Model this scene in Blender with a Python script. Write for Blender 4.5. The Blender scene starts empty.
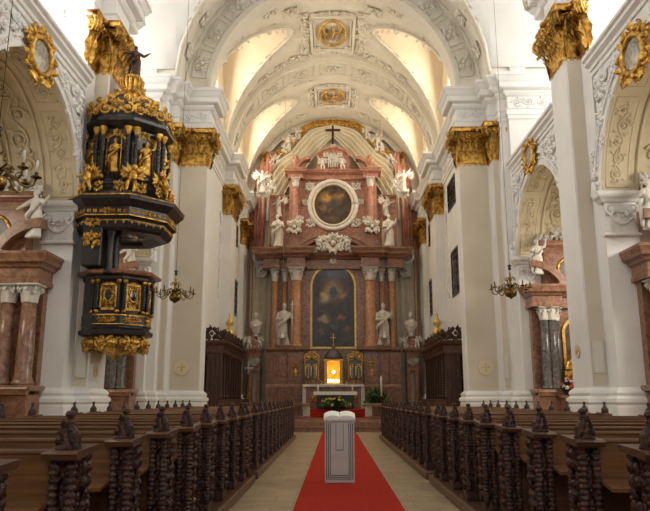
import bpy, math, random
from mathutils import Vector, Matrix
from math import sin, cos, pi, sqrt, atan2, radians
RN = random.Random(11)
SC = bpy.context.scene
COL = SC.collection

# ------------------------------------------------------------------ materials
def mat(name, c1, c2=None, rough=.6, metal=0., scale=4., stretch=(1, 1, 1), bump=0., bscale=12., detail=6., dist=0., lo=.35, hi=.65, spec=None, emit=None, estr=0.):
    m = bpy.data.materials.new(name); m.use_nodes = True
    nt = m.node_tree; N = nt.nodes; L = nt.links
    b = N['Principled BSDF']
    b.inputs['Roughness'].default_value = rough
    b.inputs['Metallic'].default_value = metal
    if spec is not None: b.inputs['Specular IOR Level'].default_value = spec
    tc = N.new('ShaderNodeTexCoord'); mp = N.new('ShaderNodeMapping')
    mp.inputs['Scale'].default_value = stretch
    L.new(tc.outputs['Object'], mp.inputs['Vector'])
    nz = N.new('ShaderNodeTexNoise'); nz.inputs['Scale'].default_value = scale
    nz.inputs['Detail'].default_value = detail; nz.inputs['Distortion'].default_value = dist
    L.new(mp.outputs['Vector'], nz.inputs['Vector'])
    rp = N.new('ShaderNodeValToRGB')
    rp.color_ramp.elements[0].position = lo; rp.color_ramp.elements[1].position = hi
    rp.color_ramp.elements[0].color = (*c1, 1); rp.color_ramp.elements[1].color = (*(c2 or c1), 1)
    L.new(nz.outputs['Fac'], rp.inputs['Fac']); L.new(rp.outputs['Color'], b.inputs['Base Color'])
    if bump:
        n2 = N.new('ShaderNodeTexNoise'); n2.inputs['Scale'].default_value = bscale; n2.inputs['Detail'].default_value = 5
        L.new(mp.outputs['Vector'], n2.inputs['Vector'])
        bp = N.new('ShaderNodeBump'); bp.inputs['Strength'].default_value = bump; bp.inputs['Distance'].default_value = .05
        L.new(n2.outputs['Fac'], bp.inputs['Height']); L.new(bp.outputs['Normal'], b.inputs['Normal'])
    if emit:
        b.inputs['Emission Color'].default_value = (*emit, 1); b.inputs['Emission Strength'].default_value = estr
    return m

def tile_mat(name, c1, c2, mortar, size=.6, rough=.35):
    m = bpy.data.materials.new(name); m.use_nodes = True
    nt = m.node_tree; N = nt.nodes; L = nt.links; b = N['Principled BSDF']
    b.inputs['Roughness'].default_value = rough
    tc = N.new('ShaderNodeTexCoord')
    bk = N.new('ShaderNodeTexBrick'); bk.offset = .5
    bk.inputs['Color1'].default_value = (*c1, 1); bk.inputs['Color2'].default_value = (*c2, 1); bk.inputs['Mortar'].default_value = (*mortar, 1)
    bk.inputs['Scale'].default_value = 1.; bk.inputs['Mortar Size'].default_value = .008
    bk.inputs['Brick Width'].default_value = size; bk.inputs['Row Height'].default_value = size
    L.new(tc.outputs['Object'], bk.inputs['Vector'])
    nz = N.new('ShaderNodeTexNoise'); nz.inputs['Scale'].default_value = 3; nz.inputs['Detail'].default_value = 8
    L.new(tc.outputs['Object'], nz.inputs['Vector'])
    mx = N.new('ShaderNodeMix'); mx.data_type = 'RGBA'; mx.blend_type = 'MULTIPLY'; mx.inputs[0].default_value = .7
    L.new(bk.outputs['Color'], mx.inputs[6])
    rp = N.new('ShaderNodeValToRGB'); rp.color_ramp.elements[0].color = (.6, .58, .55, 1); rp.color_ramp.elements[1].color = (1.1, 1.08, 1.05, 1)
    rp.color_ramp.elements[0].position = .3; rp.color_ramp.elements[1].position = .7
    L.new(nz.outputs['Fac'], rp.inputs['Fac']); L.new(rp.outputs['Color'], mx.inputs[7])
    L.new(mx.outputs[2], b.inputs['Base Color'])
    return m

def ramp_mat(name, stops, scale=2., dist=1., rough=.4, detail=5., stretch=(1, 1, 1)):
    m = mat(name, (0, 0, 0), (1, 1, 1), rough=rough, scale=scale, dist=dist, detail=detail, stretch=stretch)
    rp = [n for n in m.node_tree.nodes if n.type == 'VALTORGB'][0]
    cr = rp.color_ramp
    cr.elements[0].position = stops[0][0]; cr.elements[0].color = (*stops[0][1], 1)
    cr.elements[1].position = stops[-1][0]; cr.elements[1].color = (*stops[-1][1], 1)
    for p, c in stops[1:-1]:
        e = cr.elements.new(p); e.color = (*c, 1)
    return m

M = {}
M['plaster'] = mat('plaster_white', (.80, .79, .765), (.84, .83, .81), rough=.8, scale=1.2, bump=.08, bscale=5)
M['stucco'] = mat('stucco_white', (.78, .77, .75), (.84, .83, .81), rough=.75, scale=3, bump=.15, bscale=14)
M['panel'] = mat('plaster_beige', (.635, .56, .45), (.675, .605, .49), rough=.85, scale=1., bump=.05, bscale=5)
M['vault'] = mat('vault_plaster', (.78, .735, .635), (.83, .79, .695), rough=.85, scale=1.5, bump=.15, bscale=7)
M['peachlit'] = mat('peach_lit_plaster', (.80, .69, .54), (.84, .74, .60), rough=.85, scale=1.5, bump=.1, bscale=6)  # warm window light on the lunettes, put into the plaster colour
M['chapel'] = mat('chapel_plaster', (.68, .58, .39), (.76, .66, .47), rough=.85, scale=1.5, bump=.15, bscale=7)
M['gold'] = mat('gilding', (.34, .17, .028), (.80, .49, .12), rough=.30, metal=.9, scale=7, bump=.6, bscale=22, lo=.35, hi=.62)
M['goldtrim'] = mat('gilded_moulding', (.55, .33, .08), (.8, .55, .18), rough=.4, metal=.7, scale=9, bump=.3, bscale=20)
M['black'] = mat('ebonised_wood', (.010, .009, .010), (.030, .025, .026), rough=.3, scale=6, bump=.2, bscale=20)
M['pewwood'] = mat('pew_oak', (.115, .050, .017), (.20, .095, .035), rough=.38, scale=5, stretch=(.25, 3, 6), bump=.05)
M['carved'] = mat('carved_dark_oak', (.016, .005, .0035), (.085, .028, .013), rough=.33, scale=14, bump=.6, bscale=30)
M['stallwood'] = mat('stall_wood', (.045, .016, .008), (.12, .045, .02), rough=.4, scale=6, stretch=(3, 3, .5), bump=.2)
M['marble'] = mat('red_marble', (.20, .085, .05), (.40, .21, .13), rough=.3, scale=2.6, dist=2.2, detail=9)
M['marbledark'] = mat('brown_marble', (.17, .075, .038), (.33, .168, .092), rough=.3, scale=3, dist=2, detail=9)
M['marblecol'] = mat('orange_marble', (.40, .18, .085), (.58, .30, .16), rough=.25, scale=2.2, dist=2.5, detail=9)
M['marblepink'] = mat('pink_marble', (.33, .135, .085), (.52, .27, .19), rough=.4, scale=2.4, dist=2, detail=8)
M['marblebrown'] = mat('brown_column_marble', (.17, .085, .055), (.34, .19, .125), rough=.25, scale=2.2, dist=2.5, detail=9)
M['pewdark'] = mat('pew_oak_dark_and_shaded', (.07, .030, .015), (.13, .060, .028), rough=.38, scale=5, stretch=(.25, 3, 6))  # dark end caps and platforms; on the lower pew backs it paints shade
M['marblegrey'] = mat('grey_marble', (.17, .16, .14), (.42, .40, .37), rough=.25, scale=2, dist=3, detail=9)
M['greycol'] = mat('dark_grey_marble', (.05, .045, .045), (.15, .13, .12), rough=.25, scale=3, dist=3, detail=9)
M['statue'] = mat('white_stucco_figure', (.66, .62, .55), (.78, .74, .68), rough=.6, scale=5, bump=.15, bscale=16)
M['greenish'] = mat('grey_green_cloth', (.70, .65, .49), (.80, .74, .57), rough=.85, scale=2, bump=.1)
M['cream'] = mat('cream_stucco_cloth', (.76, .69, .54), (.85, .80, .67), rough=.7, scale=1.2, bump=.1, bscale=5)
M['rose'] = mat('rose_stucco_cloth', (.50, .20, .15), (.62, .33, .26), rough=.75, scale=2, bump=.1)
M['carpet'] = mat('red_carpet', (.34, .022, .012), (.43, .034, .018), rough=.95, scale=30, bump=.3, bscale=90, spec=.1)
M['floor'] = tile_mat('stone_floor', (.36, .27, .165), (.46, .36, .225), (.22, .165, .10), .62)
M['brass'] = mat('brass', (.10, .06, .018), (.36, .23, .065), rough=.3, metal=.95, scale=8)
M['silver'] = mat('silver', (.45, .43, .40), (.75, .72, .67), rough=.3, metal=.9, scale=10)
M['candle'] = mat('wax', (.85, .80, .66), rough=.5)
M['cloth'] = mat('white_linen', (.80, .78, .74), (.86, .84, .80), rough=.9, scale=6, bump=.1)
M['paper'] = mat('paper', (.84, .82, .74), (.88, .86, .80), rough=.9, scale=8)
M['acrylic'] = mat('pale_lectern_panel', (.50, .48, .43), (.57, .55, .50), rough=.35, scale=3)
M['ink'] = mat('dark_inlay', (.02, .015, .015), (.05, .03, .03), rough=.5)
M['green'] = mat('leaf_green', (.02, .06, .012), (.07, .15, .03), rough=.6, scale=20)
M['red'] = mat('red_petal', (.55, .03, .03), (.75, .14, .12), rough=.6, scale=20)
M['pinkpetal'] = mat('pale_petal', (.75, .55, .50), (.85, .75, .70), rough=.6, scale=20)
M['yellow'] = mat('yellow_petal', (.55, .40, .05), (.70, .60, .15), rough=.6, scale=20)
M['darkglass'] = mat('dark_glass', (.012, .010, .009), (.035, .028, .022), rough=.12, scale=2)
M['iron'] = mat('dark_iron', (.03, .025, .02), (.06, .05, .04), rough=.45, metal=.6)
M['boxwhite'] = mat('painted_board', (.62, .58, .50), (.68, .64, .56), rough=.6, scale=4)
M['painting_old'] = ramp_mat('oil_paint', [(.25, (.010, .011, .014)), (.42, (.050, .045, .045)), (.52, (.10, .055, .028)), (.60, (.06, .075, .10)), (.70, (.26, .15, .075)), (.80, (.35, .25, .15))], scale=1.1, dist=1.6, rough=.3)
M['painting2_old'] = ramp_mat('oil_paint_oval', [(.25, (.012, .010, .008)), (.42, (.06, .035, .018)), (.55, (.16, .085, .03)), (.62, (.05, .05, .055)), (.72, (.36, .20, .07)), (.82, (.45, .30, .14))], scale=1.3, dist=1.5, rough=.3)
def oil_mat(name, base1, base2, blobs, nscale=2.2):
    """dark canvas with soft-edged, noise-warped patches of paint"""
    m = mat(name, base1, base2, rough=.35, scale=nscale, dist=1.2)
    nt = m.node_tree; N = nt.nodes; L = nt.links; b = N['Principled BSDF']
    tc = [n for n in N if n.type == 'TEX_COORD'][0]
    cur = b.inputs['Base Color'].links[0].from_socket
    nz = N.new('ShaderNodeTexNoise'); nz.inputs['Scale'].default_value = 2.6; nz.inputs['Detail'].default_value = 5; L.new(tc.outputs['Object'], nz.inputs['Vector'])
    wv = N.new('ShaderNodeVectorMath'); wv.operation = 'MULTIPLY_ADD'; wv.inputs[1].default_value = (.9, .9, .9); L.new(nz.outputs['Color'], wv.inputs[0]); L.new(tc.outputs['Object'], wv.inputs[2])
    for (x, z, rx, rz, col, k) in blobs:
        mp = N.new('ShaderNodeMapping'); mp.vector_type = 'POINT'
        mp.inputs['Location'].default_value = (-(x + .45) / rx, 0, -(z + .45) / rz); mp.inputs['Scale'].default_value = (1 / rx, 0, 1 / rz)
        L.new(wv.outputs[0], mp.inputs['Vector'])
        g = N.new('ShaderNodeTexGradient'); g.gradient_type = 'QUADRATIC_SPHERE'; L.new(mp.outputs['Vector'], g.inputs['Vector'])
        mu = N.new('ShaderNodeMath'); mu.operation = 'MULTIPLY'; mu.use_clamp = True; mu.inputs[1].default_value = k; L.new(g.outputs['Fac'], mu.inputs[0])
        mx = N.new('ShaderNodeMix'); mx.data_type = 'RGBA'; L.new(mu.outputs[0], mx.inputs[0]); L.new(cur, mx.inputs[6]); mx.inputs[7].default_value = (*col, 1); cur = mx.outputs[2]
    L.new(cur, b.inputs['Base Color']); return m
M['painting'] = oil_mat('oil_paint', (.016, .015, .016), (.060, .046, .036), [(0, 8.8, 1.5, .9, (.13, .15, .175), 1.8), (0, 7.6, 1.0, 1.0, (.46, .27, .12), 1.6), (-.55, 7.1, .5, .5, (.48, .32, .19), 1.8), (.05, 7.5, .45, .6, (.045, .065, .11), 2.6), (.65, 7.3, .4, .4, (.33, .18, .10), 2.), (.5, 5.9, .4, .35, (.30, .07, .04), 2.2), (-.5, 5.8, .5, .4, (.32, .23, .13), 2.), (.0, 5.3, .4, .35, (.07, .08, .09), 2.), (.75, 5.1, .35, .4, (.15, .08, .045), 2.), (-.75, 5.0, .35, .4, (.12, .09, .06), 2.)])
M['painting2'] = oil_mat('oil_paint_oval', (.022, .014, .009), (.10, .055, .026), [(-.35, 13.6, .8, .6, (.46, .25, .075), 1.6), (.45, 13.7, .6, .5, (.30, .16, .06), 1.5), (0, 13.2, .5, .5, (.045, .05, .06), 2.4), (-.55, 12.9, .4, .4, (.22, .12, .06), 2.), (.4, 12.7, .5, .4, (.06, .055, .055), 2.2), (.0, 12.3, .6, .3, (.15, .08, .04), 2.)], 3)
M['painting3'] = oil_mat('oil_paint_side', (.02, .014, .010), (.11, .065, .04), [(0, 4., .8, .8, (.22, .14, .09), 1.5), (.3, 3., .5, .6, (.06, .07, .10), 2.), (-.3, 3.3, .4, .5, (.25, .09, .05), 2.)], 3)
M['faint'] = mat('faint_ochre_paint', (.50, .38, .20), (.58, .45, .26), rough=.8)
M['window'] = mat('window_daylight', (.9, .92, .95), rough=.5, emit=(1., .98, .95), estr=2.0)
M['windowwarm'] = mat('window_warm_daylight', (.95, .88, .75), rough=.5, emit=(1., .86, .62), estr=.8)
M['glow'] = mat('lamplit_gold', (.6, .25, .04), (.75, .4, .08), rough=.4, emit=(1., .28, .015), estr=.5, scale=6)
M['flame'] = mat('lamp_flame', (1, .7, .3), rough=.5, emit=(1., .72, .3), estr=9.)
M['blush'] = mat('notice_paper', (.70, .67, .60), rough=.8)

# ------------------------------------------------------------------ mesh builder
class MB:
    def __init__(s, side=1):
        s.v = []; s.f = []; s.sm = []; s.side = side; s.X = Matrix()
    def at(s, m=None): s.X = m if m is not None else Matrix(); return s
    def add(s, vs, fs, smooth=False):
        n = len(s.v); X = s.X
        for p in vs:
            q = X @ Vector(p); s.v.append((q.x * s.side, q.y, q.z))
        for f in fs: s.f.append(tuple(i + n for i in f)); s.sm.append(smooth)
    def box(s, x0, x1, y0, y1, z0, z1):
        s.add([(x0, y0, z0), (x1, y0, z0), (x1, y1, z0), (x0, y1, z0), (x0, y0, z1), (x1, y0, z1), (x1, y1, z1), (x0, y1, z1)],
              [(3, 2, 1, 0), (4, 5, 6, 7), (0, 1, 5, 4), (1, 2, 6, 5), (2, 3, 7, 6), (3, 0, 4, 7)])
    def bbox(s, x0, x1, y0, y1, z0, z1, b=.01):           # chamfered box
        if x0 > x1: x0, x1 = x1, x0
        if y0 > y1: y0, y1 = y1, y0
        P = lambda d: [(x0 + d, y0), (x1 - d, y0), (x1, y0 + d), (x1, y1 - d), (x1 - d, y1), (x0 + d, y1), (x0, y1 - d), (x0, y0 + d)]
        Q = [(x + (b if x < (x0 + x1) / 2 else -b), y + (b if y < (y0 + y1) / 2 else -b)) for x, y in P(b)]
        vs = [(x, y, z0) for x, y in Q] + [(x, y, z0 + b) for x, y in P(b)] + [(x, y, z1 - b) for x, y in P(b)] + [(x, y, z1) for x, y in Q]
        fs = [tuple(range(7, -1, -1)), tuple(range(24, 32))]
        for k in range(3):
            for i in range(8):
                j = (i + 1) % 8; fs.append((k * 8 + i, k * 8 + j, k * 8 + 8 + j, k * 8 + 8 + i))
        s.add(vs, fs)
    def lathe(s, prof, n=16, c=(0, 0, 0), sx=1., sy=1., smooth=True, rot=0., a0=0., a1=2 * pi):
        full = abs(a1 - a0 - 2 * pi) < 1e-6; m = n if full else n + 1
        vs = []; fs = []
        for r, z in prof:
            for i in range(m):
                a = rot + a0 + (a1 - a0) * i / n
                vs.append((c[0] + r * sx * cos(a), c[1] + r * sy * sin(a), c[2] + z))
        for k in range(len(prof) - 1):
            for i in range(n):
                j = (i + 1) % m
                fs.append((k * m + i, k * m + j, k * m + m + j, k * m + m + i))
        if full:
            fs.append(tuple(range(m - 1, -1, -1))); fs.append(tuple((len(prof) - 1) * m + i for i in range(m)))
        s.add(vs, fs, smooth)
    def ell(s, c, rx, ry=None, rz=None, nu=8, nv=6):
        ry = rx if ry is None else ry; rz = rx if rz is None else rz
        vs = []; fs = []
        for k in range(nv + 1):
            t = pi * k / nv
            for i in range(nu):
                a = 2 * pi * i / nu
                vs.append((c[0] + rx * sin(t) * cos(a), c[1] + ry * sin(t) * sin(a), c[2] + rz * cos(t)))
        for k in range(nv):
            for i in range(nu):
                j = (i + 1) % nu; fs.append((k * nu + i, k * nu + nu + i, k * nu + nu + j, k * nu + j))
        s.add(vs, fs, True)
    def tube(s, pts, r, n=6, fm=None):
        P = [Vector(fm(*p) if fm else p) for p in pts]; k = len(P)
        rr = r if isinstance(r, (list, tuple)) else [r] * k
        vs = []; fs = []; up = None
        for i in range(k):
            t = (P[min(i + 1, k - 1)] - P[max(i - 1, 0)])
            if t.length < 1e-9: t = Vector((0, 0, 1))
            t.normalize()
            if up is None:
                up = Vector((0, 0, 1)) if abs(t.z) < .9 else Vector((1, 0, 0))
            up = (up - t * up.dot(t))
            if up.length < 1e-6: up = t.orthogonal()
            up.normalize(); b = t.cross(up)
            for j in range(n):
                a = 2 * pi * j / n; q = P[i] + (up * cos(a) + b * sin(a)) * rr[i]; vs.append(tuple(q))
        for i in range(k - 1):
            for j in range(n):
                l = (j + 1) % n; fs.append((i * n + j, i * n + l, i * n + n + l, i * n + n + j))
        fs.append(tuple(range(n - 1, -1, -1))); fs.append(tuple((k - 1) * n + j for j in range(n)))
        s.add(vs, fs, True)
    def prism(s, poly, f0, f1):                            # poly 2D, f0/f1 map (a,b)->xyz for the two ends
        n = len(poly)
        s.add([f0(*p) for p in poly] + [f1(*p) for p in poly],
              [tuple(range(n - 1, -1, -1)), tuple(range(n, 2 * n))] + [(i, (i + 1) % n, n + (i + 1) % n, n + i) for i in range(n)])
    def zprism(s, poly, z0, z1): s.prism(poly, lambda a, b: (a, b, z0), lambda a, b: (a, b, z1))
    def sweep(s, prof, path, closed=False):                # profile (out, z); out lies to the left of the path direction
        n = len(path); m = len(prof); nor = []
        segs = []
        for i in range(n if closed else n - 1):
            d = Vector((path[(i + 1) % n][0] - path[i][0], path[(i + 1) % n][1] - path[i][1])); d.normalize(); segs.append(Vector((-d.y, d.x)))
        for i in range(n):
            if closed: a, b = segs[i - 1], segs[i]
            else: a, b = segs[max(i - 1, 0)], segs[min(i, n - 2)]
            q = a + b
            if q.length < 1e-6: q = a.copy()
            q.normalize(); q = q / max(.35, q.dot(a)); nor.append(q)
        vs = [(path[i][0] + nor[i].x * o, path[i][1] + nor[i].y * o, z) for i in range(n) for o, z in prof]
        fs = []
        for i in range(n if closed else n - 1):
            j = (i + 1) % n
            for k in range(m - 1): fs.append((i * m + k, j * m + k, j * m + k + 1, i * m + k + 1))
        if not closed: fs.append(tuple(range(m - 1, -1, -1))); fs.append(tuple((n - 1) * m + k for k in range(m)))
        s.add(vs, fs)
    def arch(s, fm, cx, cz, rx, rz, t, d0, d1, n=28, a0=0., a1=pi, tz=None):   # curved bar in the (u,v) plane, depth w d0..d1
        tz = t if tz is None else tz
        vs = []; fs = []
        for i in range(n + 1):
            a = a0 + (a1 - a0) * i / n
            for e, d in ((0, d0), (1, d0), (1, d1), (0, d1)):
                vs.append(fm(cx + (rx + t * e) * cos(a), cz + (rz + tz * e) * sin(a), d))
        for i in range(n):
            for k in range(4): fs.append((i * 4 + k, i * 4 + (k + 1) % 4, i * 4 + 4 + (k + 1) % 4, i * 4 + 4 + k))
        fs.append((0, 1, 2, 3)); fs.append((n * 4 + 3, n * 4 + 2, n * 4 + 1, n * 4))
        s.add(vs, fs)
    def archwall(s, fm, u0, u1, v0, v1, cx, r, cz, d0, d1, n=28, rz=None):     # wall slab with an arched opening reaching down to v0
        rz = r if rz is None else rz
        def quad(p):
            s.prism(p, lambda a, b: fm(a, b, d0), lambda a, b: fm(a, b, d1))
        if cx - r > u0 + 1e-4: quad([(u0, v0), (cx - r, v0), (cx - r, v1), (u0, v1)])
        if u1 > cx + r + 1e-4: quad([(cx + r, v0), (u1, v0), (u1, v1), (cx + r, v1)])
        for i in range(n):
            a = pi - pi * i / n; b = pi - pi * (i + 1) / n
            p = [(cx + r * cos(a), cz + rz * sin(a)), (cx + r * cos(b), cz + rz * sin(b)), (cx + r * cos(b), v1), (cx + r * cos(a), v1)]
            quad(p)
    # ---------------- ornament, drawn in a local (u, v, w) space mapped by fm
    def spiral(s, fm, u, v, R, turns=1.6, a0=0., d=1, r=.03, w=.02, n=22, end=True):
        pts = []; rs = []
        for i in range(n):
            t = i / (n - 1); a = a0 + d * t * turns * 2 * pi; q = R * (1 - .82 * t)
            pts.append((u + q * cos(a), v + q * sin(a), w + r * .6 * t)); rs.append(r * (1 - .35 * t))
        s.tube(pts, rs, 5, fm)
        if end:
            c = fm(u, v, w + r); s.ell(c, r * 1.7, r * 1.7, r * 1.7, 6, 4)
    def leaf(s, fm, u, v, ang, L, W, h=.05):
        ca, sa = cos(ang), sin(ang)
        def P(a, b, w): return fm(u + a * ca - b * sa, v + a * sa + b * ca, w)
        vs = [P(0, 0, .01), P(L * .3, W * .5, .0), P(L * .62, W * .38, h * .5), P(L, 0, h * .9), P(L * .62, -W * .38, h * .5), P(L * .3, -W * .5, .0), P(L * .3, 0, h), P(L * .65, 0, h * 1.35)]
        s.add(vs, [(0, 1, 6), (1, 2, 7, 6), (2, 3, 7), (3, 4, 7), (4, 5, 6, 7), (5, 0, 6)], True)
    def rinceau(s, fm, u0, u1, v0, H, n=None, r=None, rng=None, leaves=True):
        L = u1 - u0; n = n or max(1, round(abs(L) / H)); r = r or H * .06; rng = rng or RN
        c = L / n
        s.tube([(u0 + L * i / (n * 8), v0 + H * .22 * sin(pi * i / 8), r * .5) for i in range(n * 8 + 1)], r, 5, fm)
        for i in range(n):
            d = 1 if i % 2 == 0 else -1; u = u0 + c * (i + .5)
            s.spiral(fm, u, v0 - d * H * .08, H * .34, 1.5, rng.uniform(0, 6), d, r * .9, r * .6)
            if leaves:
                for k in range(4):
                    a = rng.uniform(0, 2 * pi); s.leaf(fm, u + .3 * H * cos(a), v0 + .3 * H * sin(a), a + rng.uniform(-.5, .5), H * .34, H * .2, r * 2.2)
    def cluster(s, fm, u, v, R, rng=None, n=9, r=None, wings=False):   # leafy scroll boss
        rng = rng or RN; r = r or R * .11
        for k in range(n):
            a = 2 * pi * k / n + rng.uniform(-.25, .25)
            s.leaf(fm, u + R * .3 * cos(a), v + R * .3 * sin(a), a, R * rng.uniform(.55, .8), R * .38, R * .26)
        for k in range(4):
            a = pi / 4 + pi / 2 * k
            s.spiral(fm, u + R * .62 * cos(a), v + R * .62 * sin(a), R * .36, 1.4, a, 1 if k % 2 else -1, r, r, 16)
        c = fm(u, v, R * .2); s.ell(c, R * .24, R * .24, R * .24, 7, 5)
    def acanthus(s, fm, u, v, L, W, curl):
        vs = []; fs = []; K = 7
        for k in range(K):
            t = k / (K - 1)
            if t < .7: vv = L * t / .7 * .82; ww = curl * .35 * (t / .7) ** 2
            else:
                q = (t - .7) / .3 * pi * .85; vv = L * (.82 + .18 * sin(q)); ww = curl * (.35 + .65 * (1 - cos(q)) / 1.85)
                if q > pi / 2: vv -= L * .1 * (q - pi / 2)
            wd = W * .5 * (.62 + .5 * sin(pi * min(1, t * 1.1)) - .45 * max(0, t - .75) * 2) * (1.18 if k % 2 else .84)
            for e, dw in ((-1, -.02), (-.5, .35), (0, .0), (.5, .35), (1, -.02)):
                vs.append(fm(u + wd * e, v + vv, ww + .01 + dw * W * .12 + (.05 * W if e == 0 else 0)))
        for k in range(K - 1):
            for j in range(4): fs.append((k * 5 + j, k * 5 + j + 1, k * 5 + 6 + j, k * 5 + 5 + j))
        s.add(vs, fs, True)
    def build(s, name, m, parent=None, smooth=None):
        me = bpy.data.meshes.new(name); T = Vector((0, 0, 0))
        if parent is not None:
            r = parent
            while r.parent is not None: r = r.parent
            T = r.location
        me.from_pydata([(x - T.x, y - T.y, z - T.z) for x, y, z in s.v], [], s.f)
        me.polygons.foreach_set('use_smooth', [bool(x) for x in s.sm] if smooth is None else [smooth] * len(s.f))
        me.materials.append(M[m] if isinstance(m, str) else m)
        me.update()
        o = bpy.data.objects.new(name, me); COL.objects.link(o)
        if parent is not None: o.parent = parent
        return o

def tag(o, label=None, cat=None, group=None, kind=None):
    if label: o['label'] = label
    if cat: o['category'] = cat
    if group: o['group'] = group
    if kind: o['kind'] = kind
    return o
def thing(name, label, cat, loc=(0, 0, 0), group=None):
    o = bpy.data.objects.new(name, None); COL.objects.link(o); o.location = loc; o.empty_display_size = .2
    return tag(o, label, cat, group)
def struct(mb, name, m, label=None):
    o = mb.build(name, m); o['kind'] = 'structure'
    if label: o['label'] = label
    return o
def copy_tree(o, loc=None, parent=None):
    c = o.copy(); COL.objects.link(c)
    if parent is not None: c.parent = parent
    if loc is not None: c.location = loc
    for ch in list(KIDS.get(o.name, [])): copy_tree(ch, None, c)
    return c
KIDS = {}
def index_children():
    KIDS.clear()
    for o in bpy.data.objects:
        if o.parent is not None: KIDS.setdefault(o.parent.name, []).append(o)

def frame(o, u, v, w):                                   # plane mapping
    o, u, v, w = Vector(o), Vector(u), Vector(v), Vector(w)
    return lambda a, b, c=0.: tuple(o + u * a + v * b + w * c)
# ------------------------------------------------------------------ dimensions
XP, XW, XC, XI = 7.5, 8.0, 5.9, 6.6  # nave pilaster face, nave wall face, chancel arch pier face, chancel wall face
ZS, ZST = 7.35, 11.8                # chapel arch springing, string course
CAPB, CAPT, ENT = 12.35, 14.1, 16.05
YP = {1: (19.2, 22.3), -1: (20.0, 23.1)}
YC, YA = 30., 48.8                  # chancel arch plane, apse wall
RISE, AR = 6.75, 5.85               # rise of the chancel vault and of the chancel arch
FL = .46                            # chancel floor

# ------------------------------------------------------------------ floors
f = MB(); f.box(-12.2, 12.2, -14, 33.0, -.3, 0); struct(f, 'floor', 'floor')
f = MB(); f.box(-12.2, 12.2, 33.0, 33.45, -.3, .24); f.box(-6.6, 6.6, 33.45, 49.6, -.3, FL)
f.box(-2.3, 2.7, 32.93, 33.0, .21, .24)
struct(f, 'floor_chancel', 'marbledark')

ENTPROF = [(0, 14.0), (.05, 14.0), (.05, 14.2), (.09, 14.2), (.09, 14.42), (.14, 14.48), (.03, 14.52), (.03, 15.08), (.12, 15.12), (.2, 15.22), (.2, 15.32), (.42, 15.36), (.46, 15.42), (.46, 15.6), (.52, 15.66), (.62, 15.86), (.66, 15.88), (.66, 16.02), (.3, 16.06), (-.2, 16.08)]
BASEPROF = [(0, 0), (.16, 0), (.16, 1.35), (.13, 1.42), (.2, 1.48), (.2, 1.58), (.1, 1.66), (.14, 1.74), (.1, 1.82), (0, 1.9)]
STRPROF = [(0, 11.45), (.06, 11.45), (.08, 11.55), (.2, 11.62), (.2, 11.72), (.28, 11.76), (.28, 11.86), (-.1, 11.88)]

def capital_faces(mb, faces, z0, z1, seed=0):
    """faces: list of ((x,y) start, (x,y) end) with out to the left of the direction, all convex corners carry a volute"""
    H = z1 - z0; rng = random.Random(seed)
    for (p, q) in faces:
        p, q = Vector((*p, 0)), Vector((*q, 0)); d = q - p; Ln = d.length; d.normalize(); nrm = Vector((-d.y, d.x, 0))
        fm = frame((p.x, p.y, z0), d, (0, 0, 1), nrm)
        # bell
        prof = [(.02, 0), (.04, .02), (.05, .10), (.01, .12), (.01, H * .5), (.05, H * .8), (.12, H * .88)]
        vs = []; fs = []
        for o, z in prof:
            for a in (-o, Ln + o): vs.append(fm(a, z, o))
        for k in range(len(prof) - 1): fs.append((2 * k, 2 * k + 1, 2 * k + 3, 2 * k + 2))
        mb.add(vs, fs)
        n = max(2, round(Ln / .30)); c = Ln / n
        for i in range(n):
            for e, l in ((-1, .78), (1, .78), (0, 1)): mb.acanthus(fm, c * (i + .5) + e * c * .30, -.04, H * .46 * l, c * .32, H * (.36 if e == 0 else .22))
        for i in range(n + 1):
            for e, l in ((-1, .80), (1, .80), (0, 1)): mb.acanthus(fm, c * i + e * c * .24, -.10, H * .84 * l, c * .26, H * (.46 if e == 0 else .28))
        m = max(1, round(Ln / .62)); c2 = Ln / m
        for i in range(m):
            for e in (-1, 1):
                mb.spiral(fm, c2 * (i + .5) + e * c2 * .24, H * .74, min(.2, c2 * .26), 1.5, pi / 2, e, .045, .30, 16)
            mb.acanthus(fm, c2 * (i + .5), H * .55, H * .4, c2 * .4, H * .2)
        # abacus
        vs = [fm(a, z, o) for z, o in ((H * .88, .24), (H * .93, .30), (H * .93, .24), (H, .34)) for a in (-o, Ln + o)]
        mb.add(vs, [(0, 1, 3, 2), (2, 3, 5, 4), (4, 5, 7, 6)])
        vs = [fm(a, b, o) for a, o in ((-.3, .3), (Ln + .3, .3), (Ln + .3, -.1), (-.3, -.1)) for b in (H * .88, H)]
        mb.add(vs, [(0, 2, 3, 1), (0, 6, 4, 2), (1, 3, 5, 7)])
        k = fm(Ln / 2, H * .93, .36); mb.ell(k, .13, .13, .11, 7, 5)
        for a in (0, Ln):                                 # corner volutes, turned outwards
            s = -1 if a == 0 else 1
            dd = (d * s + nrm).normalized()
            f2 = frame(Vector(fm(a, H * .72, 0)) + dd * .2, dd, (0, 0, 1), Vector((-dd.y, dd.x, 0)))
            for w in (-.09, .0, .09):
                mb.spiral(f2, .06, 0, .29, 1.7, pi / 2, -1, .06, w, 18)
            mb.acanthus(frame(Vector(fm(a, 0, 0)), Vector((-dd.y, dd.x, 0)), (0, 0, 1), dd), 0, .0, H * .62, .36, H * .24)

def garland(mb, fm, p, q, sag, r, n=12):
    pts = [(p[0] + (q[0] - p[0]) * i / n, p[1] + (q[1] - p[1]) * i / n - sag * sin(pi * i / n), .05) for i in range(n + 1)]
    mb.tube(pts, [r * (.5 + .7 * sin(pi * i / n)) * (1.15 if i % 2 else .9) for i in range(n + 1)], 6, fm)

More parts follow.
